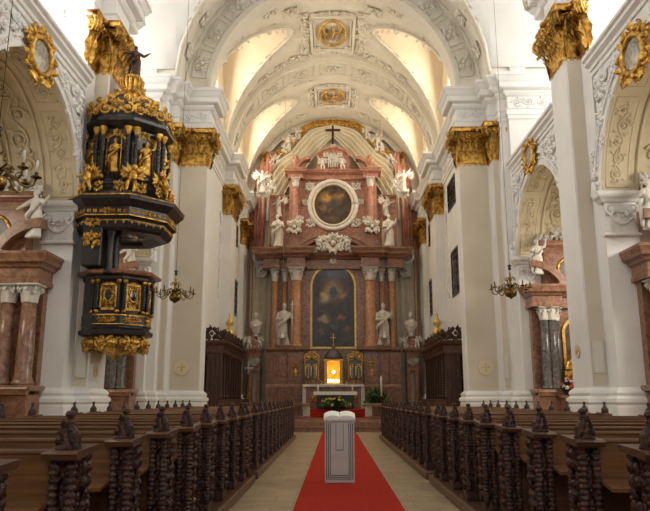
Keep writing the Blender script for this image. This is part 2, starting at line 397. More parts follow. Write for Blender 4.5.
PILL = {}
for s in (1, -1):
    side = 'right' if s > 0 else 'left'
    y0, y1 = YP[s]; p0, p1 = y0 + .75, y1 - .9
    planN = [(12.2, y0), (XW, y0), (XW, p0), (XP, p0), (XP, p1), (XW, p1), (XW, y1), (12.2, y1)]
    m = MB(s); m.zprism(planN, 0, 17.4); pil = struct(m, 'pillar_nave_' + side, 'plaster')
    m = MB(s); m.sweep(BASEPROF, planN); m.build('pillar_base', 'plaster', pil)
    m = MB(s); m.sweep(ENTPROF, planN); m.build('cornice', 'plaster', pil)
    m = MB(s)
    capital_faces(m, [((XP, p0), (XP, p1))[::1], ((XW - .05, p0), (XP, p0))], CAPB, CAPT, 3)
    m.build('capital', 'gold', pil)
    m = MB(s)
    capital_faces(m, [((XW, y0 + .05), (XW, p0 - .05))], CAPB, CAPT, 4)
    m.build('capital', 'gold', pil)
    # west faces in the warmer wall colour: recessed fields
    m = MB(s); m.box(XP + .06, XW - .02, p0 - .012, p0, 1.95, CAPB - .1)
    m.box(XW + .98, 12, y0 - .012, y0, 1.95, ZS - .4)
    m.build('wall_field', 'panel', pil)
    # gallery wall above the string course has a panelled moulding
    m = MB(s)
    for (a, b, z0, z1) in ((9.2, 11.9, 12.3, 13.7),):
        for (xa, xb, za, zb) in ((a, b, z0, z0 + .08), (a, b, z1 - .08, z1), (a, a + .08, z0, z1), (b - .08, b, z0, z1)):
            m.box(xa, xb, y0 - .04, y0, za, zb)
    m.sweep([(0, 13.95), (.08, 13.98), (.08, 14.05), (.16, 14.1), (.16, 14.2), (0, 14.22)], [(12.2, y0), (XW + .9, y0)])
    m.build('wall_moulding', 'plaster', pil)
    PILL[s] = pil
    # impost of the jamb, facing the viewer, at both ends of each arch
    m = MB(s)
    IMP = [(0, ZS - .75), (.04, ZS - .75), (.04, ZS - .68), (0, ZS - .64), (.0, ZS - .2), (.06, ZS - .16), (.12, ZS - .1), (.12, ZS - .04), (.2, ZS), (.24, ZS + .04), (.24, ZS + .12), (0, ZS + .14)]
    IMPC = [(0, ZS - .12), (.06, ZS - .1), (.1, ZS - .02), (.18, ZS + .04), (.2, ZS + .1), (.2, ZS + .2), (0, ZS + .22)]
    for (yy, dirn) in ((y0, 1), (28.6, 1)):
        pth = [(XW + .92, yy + .02), (XW + .92, yy), (XW + .02, yy), (XW, yy), (XW, yy + .06)]
        m.sweep(IMPC, [(XW + .92, yy + .3), (XW + .92, yy - .1), (XW - .04, yy - .1), (XW - .04, yy + .12)])
        fm = frame((XW + .92, yy - .1, ZS - 1.1), (-1, 0, 0), (0, 0, 1), (0, -1, 0))
        m.box(XW, XW + .92, yy - .1, yy + .01, ZS - 1.05, ZS)
        for i in range(4): m.acanthus(fm, .12 + .23 * i, .05, .62, .24, .14)
        m.spiral(fm, .12, .74, .16, 1.5, pi / 2, 1, .04, .08); m.spiral(fm, .80, .74, .16, 1.5, pi / 2, -1, .04, .08)
        m.cluster(fm, .46, .55, .26); garland(m, fm, (.12, .55), (.8, .55), .22, .05)
        m.sweep([(0, ZS - 1.13), (.05, ZS - 1.12), (.07, ZS - 1.08), (.05, ZS - 1.04), (0, ZS - 1.03)], [(XW + .92, yy + .2), (XW + .92, yy - .1), (XW, yy - .1), (XW, yy + .1)])
    m.build('impost', 'stucco', pil)

    # chancel pier with the chancel side wall
    planC = [(12.2, 28.6), (XW, 28.6), (XW, 28.9), (7.65, 28.9), (7.65, 29.35), (7.3, 29.35), (7.3, YC), (XC, YC), (XC, 31.), (XI, 31.), (XI, 38.6), (6.05, 38.6), (6.05, 40.6), (XI, 40.6), (XI, 46.3), (6.3, 46.3), (6.3, 48.1), (XI, 48.1), (XI, 49.8), (12.2, 49.8)]
    m = MB(s); m.zprism(planC, 0, 16.0); pc = struct(m, 'wall_chancel_' + side, 'plaster')
    m = MB(s); m.sweep(BASEPROF, planC); m.build('wall_base', 'plaster', pc)
    m = MB(s); m.sweep(ENTPROF, planC[:-1]); m.build('cornice', 'plaster', pc)
    # frieze scrolls on the pier and gallery wall
    m = MB(s)
    for (x0, x1, yy) in ((XC + .1, 7.2, YC - .03), (8.1, 9.8, 28.57), (9.9, 11.6, 28.57)):
        m.rinceau(frame((x1, yy, 14.8), (-1, 0, 0), (0, 0, 1), (0, -1, 0)), 0, x1 - x0, 0, .5, r=.032)
    for (ya, yb, xx) in ((32.2, 38.2, XI - .03), (41.2, 46., XI - .03)):
        m.rinceau(frame((xx, ya, 14.8), (0, 1, 0), (0, 0, 1), (-1, 0, 0)), 0, yb - ya, 0, .5, r=.032)
    m.build('frieze_relief', 'stucco', pc)
    m = MB(s); capital_faces(m, [((7.3, YC), (XC, YC)), ((XC, YC), (XC, YC + .55))], CAPB, CAPT, 5); m.build('capital', 'gold', pc)
    m = MB(s); capital_faces(m, [((7.65, 29.35), (7.3, 29.35)), ((7.3, 29.35), (7.3, 29.9))], CAPB, CAPT, 6); m.build('capital', 'gold', pc)
    m = MB(s); capital_faces(m, [((XI, 38.6), (6.05, 38.6)), ((6.05, 38.6), (6.05, 40.6))], CAPB, CAPT, 7); m.build('capital', 'gold', pc)
    m = MB(s); capital_faces(m, [((XI, 46.3), (6.3, 46.3)), ((6.3, 46.3), (6.3, 48.1))], CAPB, CAPT, 8); m.build('capital', 'gold', pc)
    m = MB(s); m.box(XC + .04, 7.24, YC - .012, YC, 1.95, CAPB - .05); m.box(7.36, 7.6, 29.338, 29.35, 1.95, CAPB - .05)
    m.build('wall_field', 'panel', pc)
    # pilaster strips with stucco drops on the chancel wall
    m = MB(s)
    for (ya, za, zb) in ((37.9, 7.2, 12.0), (41.4, 5.5, 11.8), (45.6, 5.5, 11.8)):
        fm = frame((XI, ya, za), (0, 0, 1), (0, -1, 0), (-1, 0, 0))
        m.rinceau(fm, 0, zb - za, 0, .5, r=.03); m.cluster(fm, zb - za, 0, .35)
    m.build('stucco_drop', 'stucco', pc)

    # spandrel walls with the chapel arches
    bays = [(y0 - 6.5, y0), (y1, 28.6)]
    for bi, (ya, yb) in enumerate(bays):
        r = (yb - ya) / 2; yc = (ya + yb) / 2
        fm = frame((XW, 0, 0), (0, 1, 0), (0, 0, 1), (1, 0, 0))
        fo = frame((XW, 0, 0), (0, 1, 0), (0, 0, 1), (-1, 0, 0))
        m = MB(s); m.archwall(fm, ya, yb, ZS, ZST, yc, r - .001, ZS, 0, .9, 36)
        w = struct(m, 'wall_%s_bay' % side, 'plaster')
        m = MB(s); m.sweep(STRPROF, [(XW, ya), (XW, yb)]); m.build('string_course', 'stucco', w)
        m = MB(s)
        m.arch(fo, yc, ZS, r, r, .10, 0, .07, 36); m.arch(fo, yc, ZS, r + .10, r + .10, .16, 0, .04, 36); m.arch(fo, yc, ZS, r + .26, r + .26, .07, 0, .1, 36)
        m.build('archivolt', 'stucco', w)
        # stucco in the spandrels
        m = MB(s)
        for e in (-1, 1):
            U = lambda t: yc + e * t
            out = [(U((r + .5) * cos(a)), ZS + (r + .5) * sin(a)) for a in [radians(18 + 62 * i / 12) for i in range(13)]]
            top = ZST - .55
            pts = [p for p in out if p[1] < top] + [(U(.75), top), (U(r - .12), top), (U(r - .12), out[0][1])]
            pts.append(pts[0])
            m.tube([(a, b, .03) for a, b in pts], .05, 5, fo)
            rg = random.Random(5)
            for (t, z, R) in ((r - .75, top - .62, .5), (r - .5, top - 1.5, .34), (r - 1.75, top - .45, .34), (r - .38, top - 2.2, .25), (r - 1.25, top - 1.15, .25), (r - 2.3, top - .25, .17)):
                m.cluster(fo, U(t), z, R, rg, 7)
            for k in range(16):
                t = r - .2 - 2.2 * k / 16; m.leaf(fo, U(t), top - .12, -pi / 2, .22, .13, .05)
            # carved cherub on the springing
            for k in range(3): m.cluster(fo, U(r + .22), ZS + .35 + .55 * k, .36 - .05 * k, rg, 8)
            c = fo(U(r + .2), ZS + .75, .14); m.ell(c, .10, .10, .13); m.tube([fo(U(r + .2), ZS + .6, .1), fo(U(r + .25), ZS + .2, .12), fo(U(r + .1), ZS - .1, .08)], [.10, .12, .04], 7)
        m.build('spandrel_stucco', 'stucco', w)
        # soffit lining and panel reliefs
        m = MB(s); m.arch(fm, yc, ZS, r - .012, r - .012, .008, .0, .9, 36); m.box(XW, XW + .9, ya, ya + .01, ZS + .2, ZS + .21); m.build('soffit', 'chapel', w)
        m = MB(s)
        fs_ = lambda a, b, c=0.: (XW + .45 + b, yc + (r - c) * cos(a), ZS + (r - c) * sin(a))
        for (a0, a1) in ((.12, .95), (1.05, 2.09), (2.19, 3.02)):
            q = lambda a, b, c=0., r=r, fs_=fs_: fs_(a / r, b, c)
            m.tube([q(a * r, b, .01) for a, b in [(a0 + (a1 - a0) * i / 10, -.33) for i in range(11)] + [(a1 - (a1 - a0) * i / 10, .33) for i in range(11)] + [(a0, -.33)]], .03, 4)
            m.rinceau(q, a0 * r + .15, a1 * r - .15, 0, .5, r=.035)
        m.build('soffit_relief', 'chapel', w)
        # chapel behind the arch: barrel vault, outer wall
        m = MB(s)
        n = 24; vs = []; fs = []
        for i in range(n + 1):
            a = pi * i / n
            for xx in (XW + .9, 12.2): vs.append((xx, yc + (r + .02) * cos(a), ZS + (r + .02) * sin(a)))
        for i in range(n): fs.append((2 * i, 2 * i + 1, 2 * i + 3, 2 * i + 2))
        m.add(vs, fs, True)
        m.build('chapel_vault', 'chapel', w)
        m = MB(s); m.arch(fm, yc, ZS, r - .3, r - .3, .32, 2.2, 2.7, 30)
        q = lambda a, b, c=0., r=r, yc=yc: (XW + 1.55 + b, yc + (r - c) * cos(a / r), ZS + (r - c) * sin(a / r))
        m.rinceau(q, .3 * r, 2.84 * r, 0, .8, r=.05)
        for bb in (-.5, .5): m.tube([q(a, bb, .02) for a in [r * (.05 + 3.04 * i / 24) for i in range(25)]], .05, 5)
        m.build('chapel_rib', 'chapel', w)
        m = MB(s); m.box(12., 12.2, ya, yb, 0, ZST)
        m.build('chapel_outer_wall', 'chapel', w)
        m = MB(s); m.box(XW + .9, 12.2, ya, yb, ZST - .7, ZST)
        m.build('gallery_floor', 'plaster', w)
        # gallery outer wall with a tall window
        m = MB(s)
        fw = frame((12., 0, 0), (0, 1, 0), (0, 0, 1), (1, 0, 0))
        m.archwall(fw, ya, yb, 13., 23.5, yc, 1.5, 17.6, 0, .3, 20); m.prism([(ya, ZST), (yb, ZST), (yb, 13), (ya, 13)], lambda a, b: fw(a, b, 0), lambda a, b: fw(a, b, .3))
        m.build('gallery_outer_wall', 'plaster', w)
        m = MB(s)
        pts = [(yc - 1.5, 13.), (yc + 1.5, 13.)] + [(yc + 1.5 * cos(a), 17.6 + 1.5 * sin(a)) for a in [pi * i / 16 for i in range(17)]]
        m.prism(pts, lambda a, b: fw(a, b, .2), lambda a, b: fw(a, b, .24))
        wn = struct(m, 'window_%d' % (bi + (1 if s > 0 else 3)), 'window')
        m = MB(s)
        for k in range(1, 4): m.box(12.14, 12.2, yc - 1.5 + .75 * k - .02, yc - 1.5 + .75 * k + .02, 13, 18.8)
        for k in range(8): m.box(12.14, 12.2, yc - 1.5, yc + 1.5, 13 + .75 * k - .02, 13 + .75 * k + .02)
        m.build('glazing_bars', 'iron', wn)
    # dark oratory windows in the chancel wall
    for k, (ya, yb, za, zb) in enumerate(((33.9, 36.6, 7.0, 9.5), (34.6, 36.9, 11.9, 13.5), (42.5, 45.2, 7.0, 9.4), (42.7, 44.8, 11.7, 13.2))):
        if s < 0 and k < 2: continue
        m = MB(s)
        for (a, b, c, d) in ((ya, yb, za, za + .12), (ya, yb, zb - .12, zb), (ya, ya + .12, za, zb), (yb - .12, yb, za, zb)): m.box(XI - .06, XI + .02, a, b, c, d)
        w = struct(m, 'window_%d' % (5 + k + (0 if s > 0 else 4)), 'black')
        m = MB(s); m.box(XI - .02, XI, ya + .1, yb - .1, za + .1, zb - .1); m.build('pane', 'darkglass', w)
        m = MB(s)
        for t in range(1, 4): m.box(XI - .045, XI - .02, ya + (yb - ya) * t / 4 - .025, ya + (yb - ya) * t / 4 + .025, za, zb)
        for t in range(1, 6): m.box(XI - .045, XI - .02, ya, yb, za + (zb - za) * t / 6 - .02, za + (zb - za) * t / 6 + .02)
        m.build('lattice', 'black', w)

# ------------------------------------------------------------------ vaults
ZV = 16.05
def vault_z(x, R, rise): return ZV + rise * sqrt(max(0, 1 - (x / R) ** 2))
def lun(y, yc, r, h): return ZV - .2 + h * sqrt(max(0, 1 - ((y - yc) / r) ** 2)) if abs(y - yc) < r else -1
def vault(R, rise, ya, yb, luns, name, mat_main, mat_lun, ext=0., ny=.12):
    NY = int((yb - ya) / ny); NT = 72
    main = MB(); lu = MB()
    grid = {}
    ths = [pi * i / NT for i in range(NT + 1)]
    xs = [-R * cos(t) for t in ths]
    if ext:
        k = 6; xs = [-R - ext + ext * i / k for i in range(k)] + xs + [R + ext * (i + 1) / k for i in range(k)]
    V = []; isl = []
    for j in range(NY + 1):
        y = ya + (yb - ya) * j / NY
        for x in xs:
            zm = vault_z(x, R, rise) if abs(x) <= R else -1
            zl = max([lun(y, *l) for l in luns] or [-1])
            V.append((x, y, max(zm, zl))); isl.append(zl > zm)
    W = len(xs); fm_, fl = [], []
    for j in range(NY):
        for i in range(W - 1):
            q = (j * W + i, j * W + i + 1, j * W + W + i + 1, j * W + W + i)
            if min(V[a][2] for a in q) < 0:
                continue
            (fl if sum(isl[a] for a in q) >= 2 else fm_).append(q)
    main.add(V, fm_, True); lu.add(V, fl, True)
    o = struct(main, name, mat_main); lu.build('lunette_vault', mat_lun, o)
    # stucco rib along each groin
    g = MB(); leafs = MB()
    for (yc, r, h) in luns:
        for s in (-1, 1):
            pts = []
            for i in range(41):
                t = -1 + 2 * i / 40; z = ZV - .2 + h * sqrt(max(0, 1 - t * t)); e = (z - ZV) / rise
                x = R * sqrt(max(0, 1 - e * e)) if e > 0 else R
                pts.append((s * (x - .03), yc + r * t, z - .03))
            g.tube(pts, .09, 6)
            for i in range(3, 38):
                a = Vector(pts[i]); d = (Vector(pts[i + 1]) - Vector(pts[i - 1])).normalized()
                nrm = Vector((-a.x / R, 0, -.7)).normalized(); b = d.cross(nrm).normalized()
                for e in (-1, 1):
                    f_ = frame(a + b * (.16 * e), d, b * e, nrm)
                    if i % 2: leafs.leaf(f_, 0, 0, .7, .34, .17, .06)
                    elif i % 6 == 0: leafs.spiral(f_, .0, .14, .17, 1.3, RN.uniform(0, 6), e, .028, .02, 14)
    g.build('groin_rib', mat_main, o); leafs.build('groin_stucco', mat_main, o)
    return o

LCH = [(35.2, 2.95, 6.5), (44.2, 2.9, 6.4)]
ceil = vault(XI, RISE, YC + .4, YA + .2, LCH, 'ceiling', 'vault', 'peachlit')
def band(yc, w, drop, R, rise, par, name='transverse_rib', rel=True, z0=ZV):
    m = MB(); fm = frame((0, yc, 0), (1, 0, 0), (0, 0, 1), (0, 1, 0))
    m.arch(fm, 0, z0, R - drop, rise - drop, drop + .05, -w / 2, w / 2, 56)
    m.arch(fm, 0, z0, R - drop - .07, rise - drop - .07, .12, -w / 2 - .05, -w / 2 + .12, 56)
    m.arch(fm, 0, z0, R - drop - .07, rise - drop - .07, .12, w / 2 - .12, w / 2 + .05, 56)
    if rel:
        def q(a, b, c=0.): return ((R - drop - c) * cos(a), yc + b, z0 + (rise - drop - c) * sin(a))
        for k in range(9):
            a0 = .08 + (pi - .16) * k / 9 + .03; a1 = .08 + (pi - .16) * (k + 1) / 9 - .03
            ra = 5.
            g = lambda a, b, c=0.: q(a / ra, b, c)
            hw = w * .33
            m.tube([q(a, b, .02) for a, b in [(a0 + (a1 - a0) * i / 8, -hw) for i in range(9)] + [(a1 - (a1 - a0) * i / 8, hw) for i in range(9)] + [(a0, -hw)]], .035, 4)
            m.cluster(g, (a0 + a1) / 2 * ra, 0, min(.42, w * .3))
            m.leaf(g, a0 * ra + .15, 0, 0, .4, .2, .06); m.leaf(g, a1 * ra - .15, 0, pi, .4, .2, .06)
    return m.build(name, 'vault', par)
band(40.0, 1.9, .3, XI, RISE, ceil)
# medallions in stuccoed frames at the crown
for k, (ym, sc, my, fy, fx) in enumerate(((36.1, 1., 1.4, 1.95, 1.25), (44.6, .95, 1.1, 1.6, 1.2))):
    fm = lambda a, b, c=0., ym=ym: (a, ym + b, vault_z(a, XI, RISE) - .04 - c)
    m = MB()
    for (a, b, t) in ((fx, fy, .10), (fx - .16, fy - .16, .05)):
        m.tube([fm(*p, .03) for p in ((-a, -b), (0, -b), (a, -b), (a, 0), (a, b), (0, b), (-a, b), (-a, 0), (-a, -b))], t, 5)
    for e in (-1, 1):
        m.rinceau(lambda u, v, w=0., e=e: fm(e * (fx + .42) + v * .8, u, w), -fy, fy, 0, .75, r=.06)
        m.rinceau(lambda u, v, w=0., e=e: fm(u, e * (fy + .22) + v * .8, w), -fx, fx, 0, .4, r=.05)
        for q in (-1, 1): m.cluster(fm, e * (fx - .28), q * (fy - .3), .3)
    m.build('medallion_frame', 'vault', ceil)
    g = MB()
    g.tube([fm(.78 * cos(a), my * sin(a), .06) for a in [2 * pi * i / 32 for i in range(33)]], .07, 6)
    g.tube([fm(.66 * cos(a), (my - .14) * sin(a), .05) for a in [2 * pi * i / 32 for i in range(33)]], .03, 5)
    # interlaced monogram
    for pts in ([(-.62, -.32), (-.5, .34), (-.25, -.2), (0, .34), (.12, -.32)], [(.0, -.32), (.28, .36), (.6, -.32)], [(.1, -.05), (.48, -.05)], [(-.3, .3), (.3, -.1)]):
        g.tube([fm(a * .85, b * 1.7 * my, .06) for a, b in pts], .05, 5)
    g.spiral(fm, .35, -.1, .24, 1.3, 0, 1, .035, .05); g.spiral(fm, -.35, -.1, .24, 1.3, pi, -1, .035, .05)
    g.build('medallion', 'goldtrim', ceil)

# scrollwork over the fields of the vault
def vq(x0, y0, ex, ey):
    def f(a, b, c=0.):
        x = x0 + ex * a; y = y0 + ey * b; zz_ = vault_z(max(-6.55, min(6.55, x)), XI, RISE); nx = x / XI * .8
        return (x - c * nx, y, zz_ - c - .01)
    return f
m = MB()
for e in (-1, 1):
    for (x, y, R) in ((2.3, 33.2, .5), (3.3, 32.4, .45), (4.3, 31.8, .4), (1.7, 33.9, .35), (2.3, 38.3, .45), (3.3, 38.5, .42), (1.6, 38.5, .35), (4.3, 38.6, .38), (2.4, 41.5, .42), (3.4, 41.4, .38), (1.6, 41.7, .35), (4.4, 41.4, .33), (2.3, 47.0, .4), (3.2, 47.2, .38)):
        m.cluster(vq(0, y, 1, 1), e * x, 0, R)
    for (x0, x1, y) in ((1.3, 5.3, 38.75), (1.3, 5.3, 41.2)):
        m.tube([vq(0, y, 1, 1)(e * (x0 + (x1 - x0) * i / 14), 0, .02) for i in range(15)], .05, 5)
m.build('vault_stucco', 'vault', ceil)
# apse wall
m = MB(); m.box(-6.7, 6.7, YA + .2, YA + .5, 0, 23.2); wf = struct(m, 'wall_far', 'panel')
for s in (1, -1): m = MB(s); m.bbox(5.92, 6.28, YA - .12, YA + .2, FL, 15.6, .03); m.build('marble_strip', 'marblecol', wf)
# apse arch, in front of the apse wall
m = MB(); fm = frame((0, 48.65, 0), (1, 0, 0), (0, 0, 1), (0, 1, 0))
m.arch(fm, 0, 16.05, 6.1, 6.5, .5, -.1, .5, 56); m.arch(fm, 0, 16.05, 6.04, 6.44, .12, -.18, -.05, 56)
ap = struct(m, 'trim_1', 'vault')

# triumphal arch: inner and outer order above the cornice
m = MB(); fm = frame((0, YC, 0), (1, 0, 0), (0, 0, 1), (0, 1, 0))
m.archwall(fm, -7.3, 7.3, ZV, 23.6, 0, 5.9, ZV, .0, .9, 56, AR)
for x0, x1 in ((-12.2, -7.3), (7.3, 12.2)):
    m.prism([(x0, 16), (x1, 16), (x1, 23.5), (x0, 23.5)], lambda a, b: (a, 28.6, b), lambda a, b: (a, 30.4, b))
ta = struct(m, 'wall_chancel_arch', 'vault')
m = MB()
m.arch(fm, 0, ZV, 5.9, AR, .14, -.12, .1, 60); m.arch(fm, 0, ZV, 6.06, AR + .16, .1, -.07, .05, 60)
m.arch(fm, 0, ZV, 7.0, AR + 1.1, .14, -.14, .05, 60); m.arch(fm, 0, ZV, 7.16, AR + 1.26, .7, -1.45, .05, 60); m.arch(fm, 0, ZV, 7.1, AR + 1.2, .16, -1.52, -1.35, 60)
m.build('archivolt', 'vault', ta)
m = MB()
def qa(a, b, c=0.): return ((6.53 + b) * cos(a / 6.), YC - .03 - c, ZV + (AR + .62 + b) * sin(a / 6.))
for k in range(11):
    a0 = .1 + (pi - .2) * k / 11; a1 = .1 + (pi - .2) * (k + 1) / 11
    m.tube([qa(a * 6, b, .02) for a, b in [(a0 + .02 + (a1 - a0 - .04) * i / 8, -.34) for i in range(9)] + [(a1 - .02 - (a1 - a0 - .04) * i / 8, .34) for i in range(9)] + [(a0 + .02, -.34)]], .04, 4)
    m.cluster(qa, (a0 + a1) * 3, 0, .42); m.leaf(qa, a0 * 6 + .3, .1, .2, .5, .26, .08); m.leaf(qa, a1 * 6 - .3, -.1, pi + .2, .5, .26, .08)
def qb(a, b, c=0.): return ((7.12 - c) * cos(a / 7.), YC - .75 + b, ZV + (AR + 1.22 - c) * sin(a / 7.))
for k in range(11):
    a0 = .12 + (pi - .24) * k / 11; a1 = .12 + (pi - .24) * (k + 1) / 11
    m.cluster(qb, (a0 + a1) * 3.5, 0, .45)
m.build('archivolt_stucco', 'vault', ta)
# strip pilasters and stucco on the wall above the gallery cornice
for s in (1, -1):
    m = MB(s); m.box(8.15, 8.85, 28.5, 28.6, 16.1, 21.5); m.box(10.6, 11.3, 28.5, 28.6, 16.1, 21.5); m.build('strip_pilaster', 'plaster', ta)
    m = MB(s)
    for xx in (8.5, 10.95):
        fq = frame((xx, 28.49, 16.6), (0, 0, 1), (-1, 0, 0), (0, -1, 0))
        m.tube([fq(*p, .01) for p in ((0, -.27), (4, -.27), (4, .27), (0, .27), (0, -.27))], .03, 4)
        for k in range(5): m.cluster(fq, .45 + .78 * k, 0, .24)
    m.build('strip_stucco', 'stucco', ta)

# nave vault over the bays nearest the chancel
cn = vault(7.3, 6.2, 2., 28.7, [(25.6, 2.9, 5.6), (16.4, 3.1, 5.6), (6.5, 3.1, 5.6)], 'ceiling_nave', 'vault', 'plaster', ext=5., ny=.22)
for yy in (21.3,):
    band(yy, 2.2, .3, 7.3, 6.2, cn)
# rest of the nave behind the camera
m = MB(); m.box(-12.2, 12.2, -14.3, -14, 0, 9.); m.box(-12.2, -4, -14.3, -14, 9, 23); m.box(4, 12.2, -14.3, -14, 9, 23); m.box(-4, 4, -14.3, -14, 20, 23)
wb = struct(m, 'wall_back', 'plaster')
for s in (1, -1):
    m = MB(s); m.box(12., 12.2, -14, YP[s][0] - 6.5, 0, 23); struct(m, 'wall_' + ('right' if s > 0 else 'left'), 'plaster')
    m = MB(s); m.zprism([(12.2, YP[s][0] - 9.6), (XW, YP[s][0] - 9.6), (XP, YP[s][0] - 8.9), (XP, YP[s][0] - 7.4), (XW, YP[s][0] - 6.5), (12.2, YP[s][0] - 6.5)], 0, 17); struct(m, 'pillar_west_' + ('right' if s > 0 else 'left'), 'plaster')
# ------------------------------------------------------------------ carpet, lectern
m = MB(); m.add([(-.62, 1., .001), (1.02, 1., .001), (1.06, 32.9, .001), (-.52, 32.9, .001), (-.62, 1., .014), (1.02, 1., .014), (1.06, 32.9, .014), (-.52, 32.9, .014)],
              [(3, 2, 1, 0), (4, 5, 6, 7), (0, 1, 5, 4), (1, 2, 6, 5), (2, 3, 7, 6), (3, 0, 4, 7)])
tag(m.build('carpet_runner', 'carpet'), 'long plain red carpet runner down the centre aisle floor', 'carpet')

LX, LY = .115, 13.37
t = thing('lectern', 'pale slender lectern with dark pinstripe lines standing on the red carpet', 'lectern', (LX, LY, .015))
m = MB(); m.bbox(LX - .285, LX + .285, LY, LY + .035, .015, 1.17); m.build('front_panel', 'acrylic', t)
m = MB()
for e in (-1, 1):
    m.bbox(LX + e * .285 - (.03 if e > 0 else 0), LX + e * .285 + (0 if e > 0 else .03), LY + .035, LY + .36, .015, 1.15)
m.build('side_panel', 'acrylic', t)
m = MB()
for e in (-1, 1):
    for k in (.25, .215, .18): m.box(LX + e * k - .007, LX + e * k + .007, LY - .004, LY + .001, .16 - (k - .18) * .9, 1.12)
for k in range(3): m.box(LX - .25 + .035 * k, LX + .25 - .035 * k, LY - .0042, LY + .001, .09 + .033 * k - .006, .09 + .033 * k + .006)
m.build('dark_inlay', 'ink', t)
m = MB()
for (a, b, c, d) in ((-.075, -.066, .62, 1.12), (.066, .075, .62, 1.12), (-.075, .075, .615, .628)): m.box(LX + a, LX + b, LY - .004, LY + .001, c, d)
m.build('centre_inlay', 'ink', t)
m = MB()
m.prism([(LY - .03, 1.16), (LY + .42, 1.27), (LY + .42, 1.30), (LY - .03, 1.19)], lambda a, b: (LX - .30, a, b), lambda a, b: (LX + .30, a, b))
m.build('desk_top', 'acrylic', t)
b = thing('open_book', 'open white book lying spread on the pale lectern', 'book', (LX, LY + .1, 1.22))
for e in (-1, 1):
    m = MB(); vs = []; fs = []
    K = 8
    for i in range(K + 1):
        x = .005 + .30 * i / K; h = .055 * sin(pi * min(1, i / K * .9 + .12)) ** .6
        for y in (0, .33):
            zb = 1.195 + .11 / .45 * y
            vs += [(LX + e * x, LY - .02 + y, zb), (LX + e * x, LY - .02 + y, zb + .02 + h)]
    for i in range(K):
        a = 4 * i
        fs += [(a + 1, a + 5, a + 7, a + 3), (a, a + 4, a + 5, a + 1), (a + 2, a + 3, a + 7, a + 6), (a, a + 2, a + 6, a + 4)]
    fs += [(0, 1, 3, 2), (4 * K, 4 * K + 2, 4 * K + 3, 4 * K + 1)]
    m.add(vs, fs, False); m.build('page_block', 'paper', b)

# ------------------------------------------------------------------ pews
def finial_prof(h): return [(.0, 0), (.13, 0), (.135, .02), (.115, .05), (.125, .08), (.12, .12), (.085, .17), (.05, .20), (.035, .215), (.055, .235), (.035, .25), (.03, .26), (.052, .285), (.056, .30), (.04, .325), (.0, .335)]
def pew_end(x0, x1, s, yr, carved=True):
    """a carved end between x0 (aisle side) and x1; returns (panel builder, cap builder, finial builder)"""
    p = MB(); xa, xb = min(x0, x1), max(x0, x1); xm = (xa + xb) / 2
    p.bbox(xa + .035, xb - .035, yr - .02, yr + .21, .15, 1.16)
    p.bbox(xa, xb, yr - .07, yr + .25, .15, .27)
    if carved:
        for (cx, cy) in ((xa + .03, yr - .04), (xb - .03, yr - .04), (x0 + (.03 if x1 > x0 else -.03), yr + .21)):
            prof = [(.045, .27)]; z = .29
            while z < 1.14:
                prof += [(.024, z), (.038, z + .012), (.041, z + .024), (.03, z + .036)]; z += .040
            prof.append((.04, 1.16)); p.lathe(prof, 8, (cx, cy, 0))
        fa = frame((xm, yr - .02, .3), (1, 0, 0), (0, 0, 1), (0, -1, 0)); W = xb - xa
        for k in range(4): p.cluster(fa, 0, .1 + .22 * k, .07, random.Random(k), 6, .014)
        fb = frame((x0 + (.03 if x1 > x0 else -.03), yr + .09, .3), (0, 1, 0), (0, 0, 1), (-1 if x1 > x0 else 1, 0, 0))
        for k in range(4): p.cluster(fb, 0, .1 + .22 * k, .09, random.Random(k), 6, .02)
        for a in (-.07, .07):
            for k in range(12): p.leaf(fb, a, .02 + .07 * k, pi / 2, .09, .07, .035)
    c = MB()
    c.prism([(yr - .11, 1.15), (yr + .25, 1.18), (yr + .28, 1.20), (yr + .28, 1.22), (yr - .10, 1.20), (yr - .13, 1.185)], lambda a, b: (xa - .03, a, b), lambda a, b: (xb + .03, a, b))
    f = MB(); f.lathe([(r * .64, z * .68 + 1.2) for r, z in finial_prof(1)], 10, (xm, yr + .02, 0), 1., .8)
    ff = frame((xm, yr + .02 - .065, 1.21), (1, 0, 0), (0, 0, 1), (0, -1, 0))
    if carved:
        for e in (-1, 1):
            if 0: f.spiral(ff, e * .06, .035, .035, 1.4, pi / 2, -e, .011, .0, 12); f.spiral(ff, e * .035, .10, .026, 1.4, pi / 2, -e, .009, .015, 12)
            for k in range(3): f.leaf(ff, e * (.05 - .014 * k), .015 + .045 * k, pi / 2 + e * .2, .07, .045, .02)
    return p, c, f

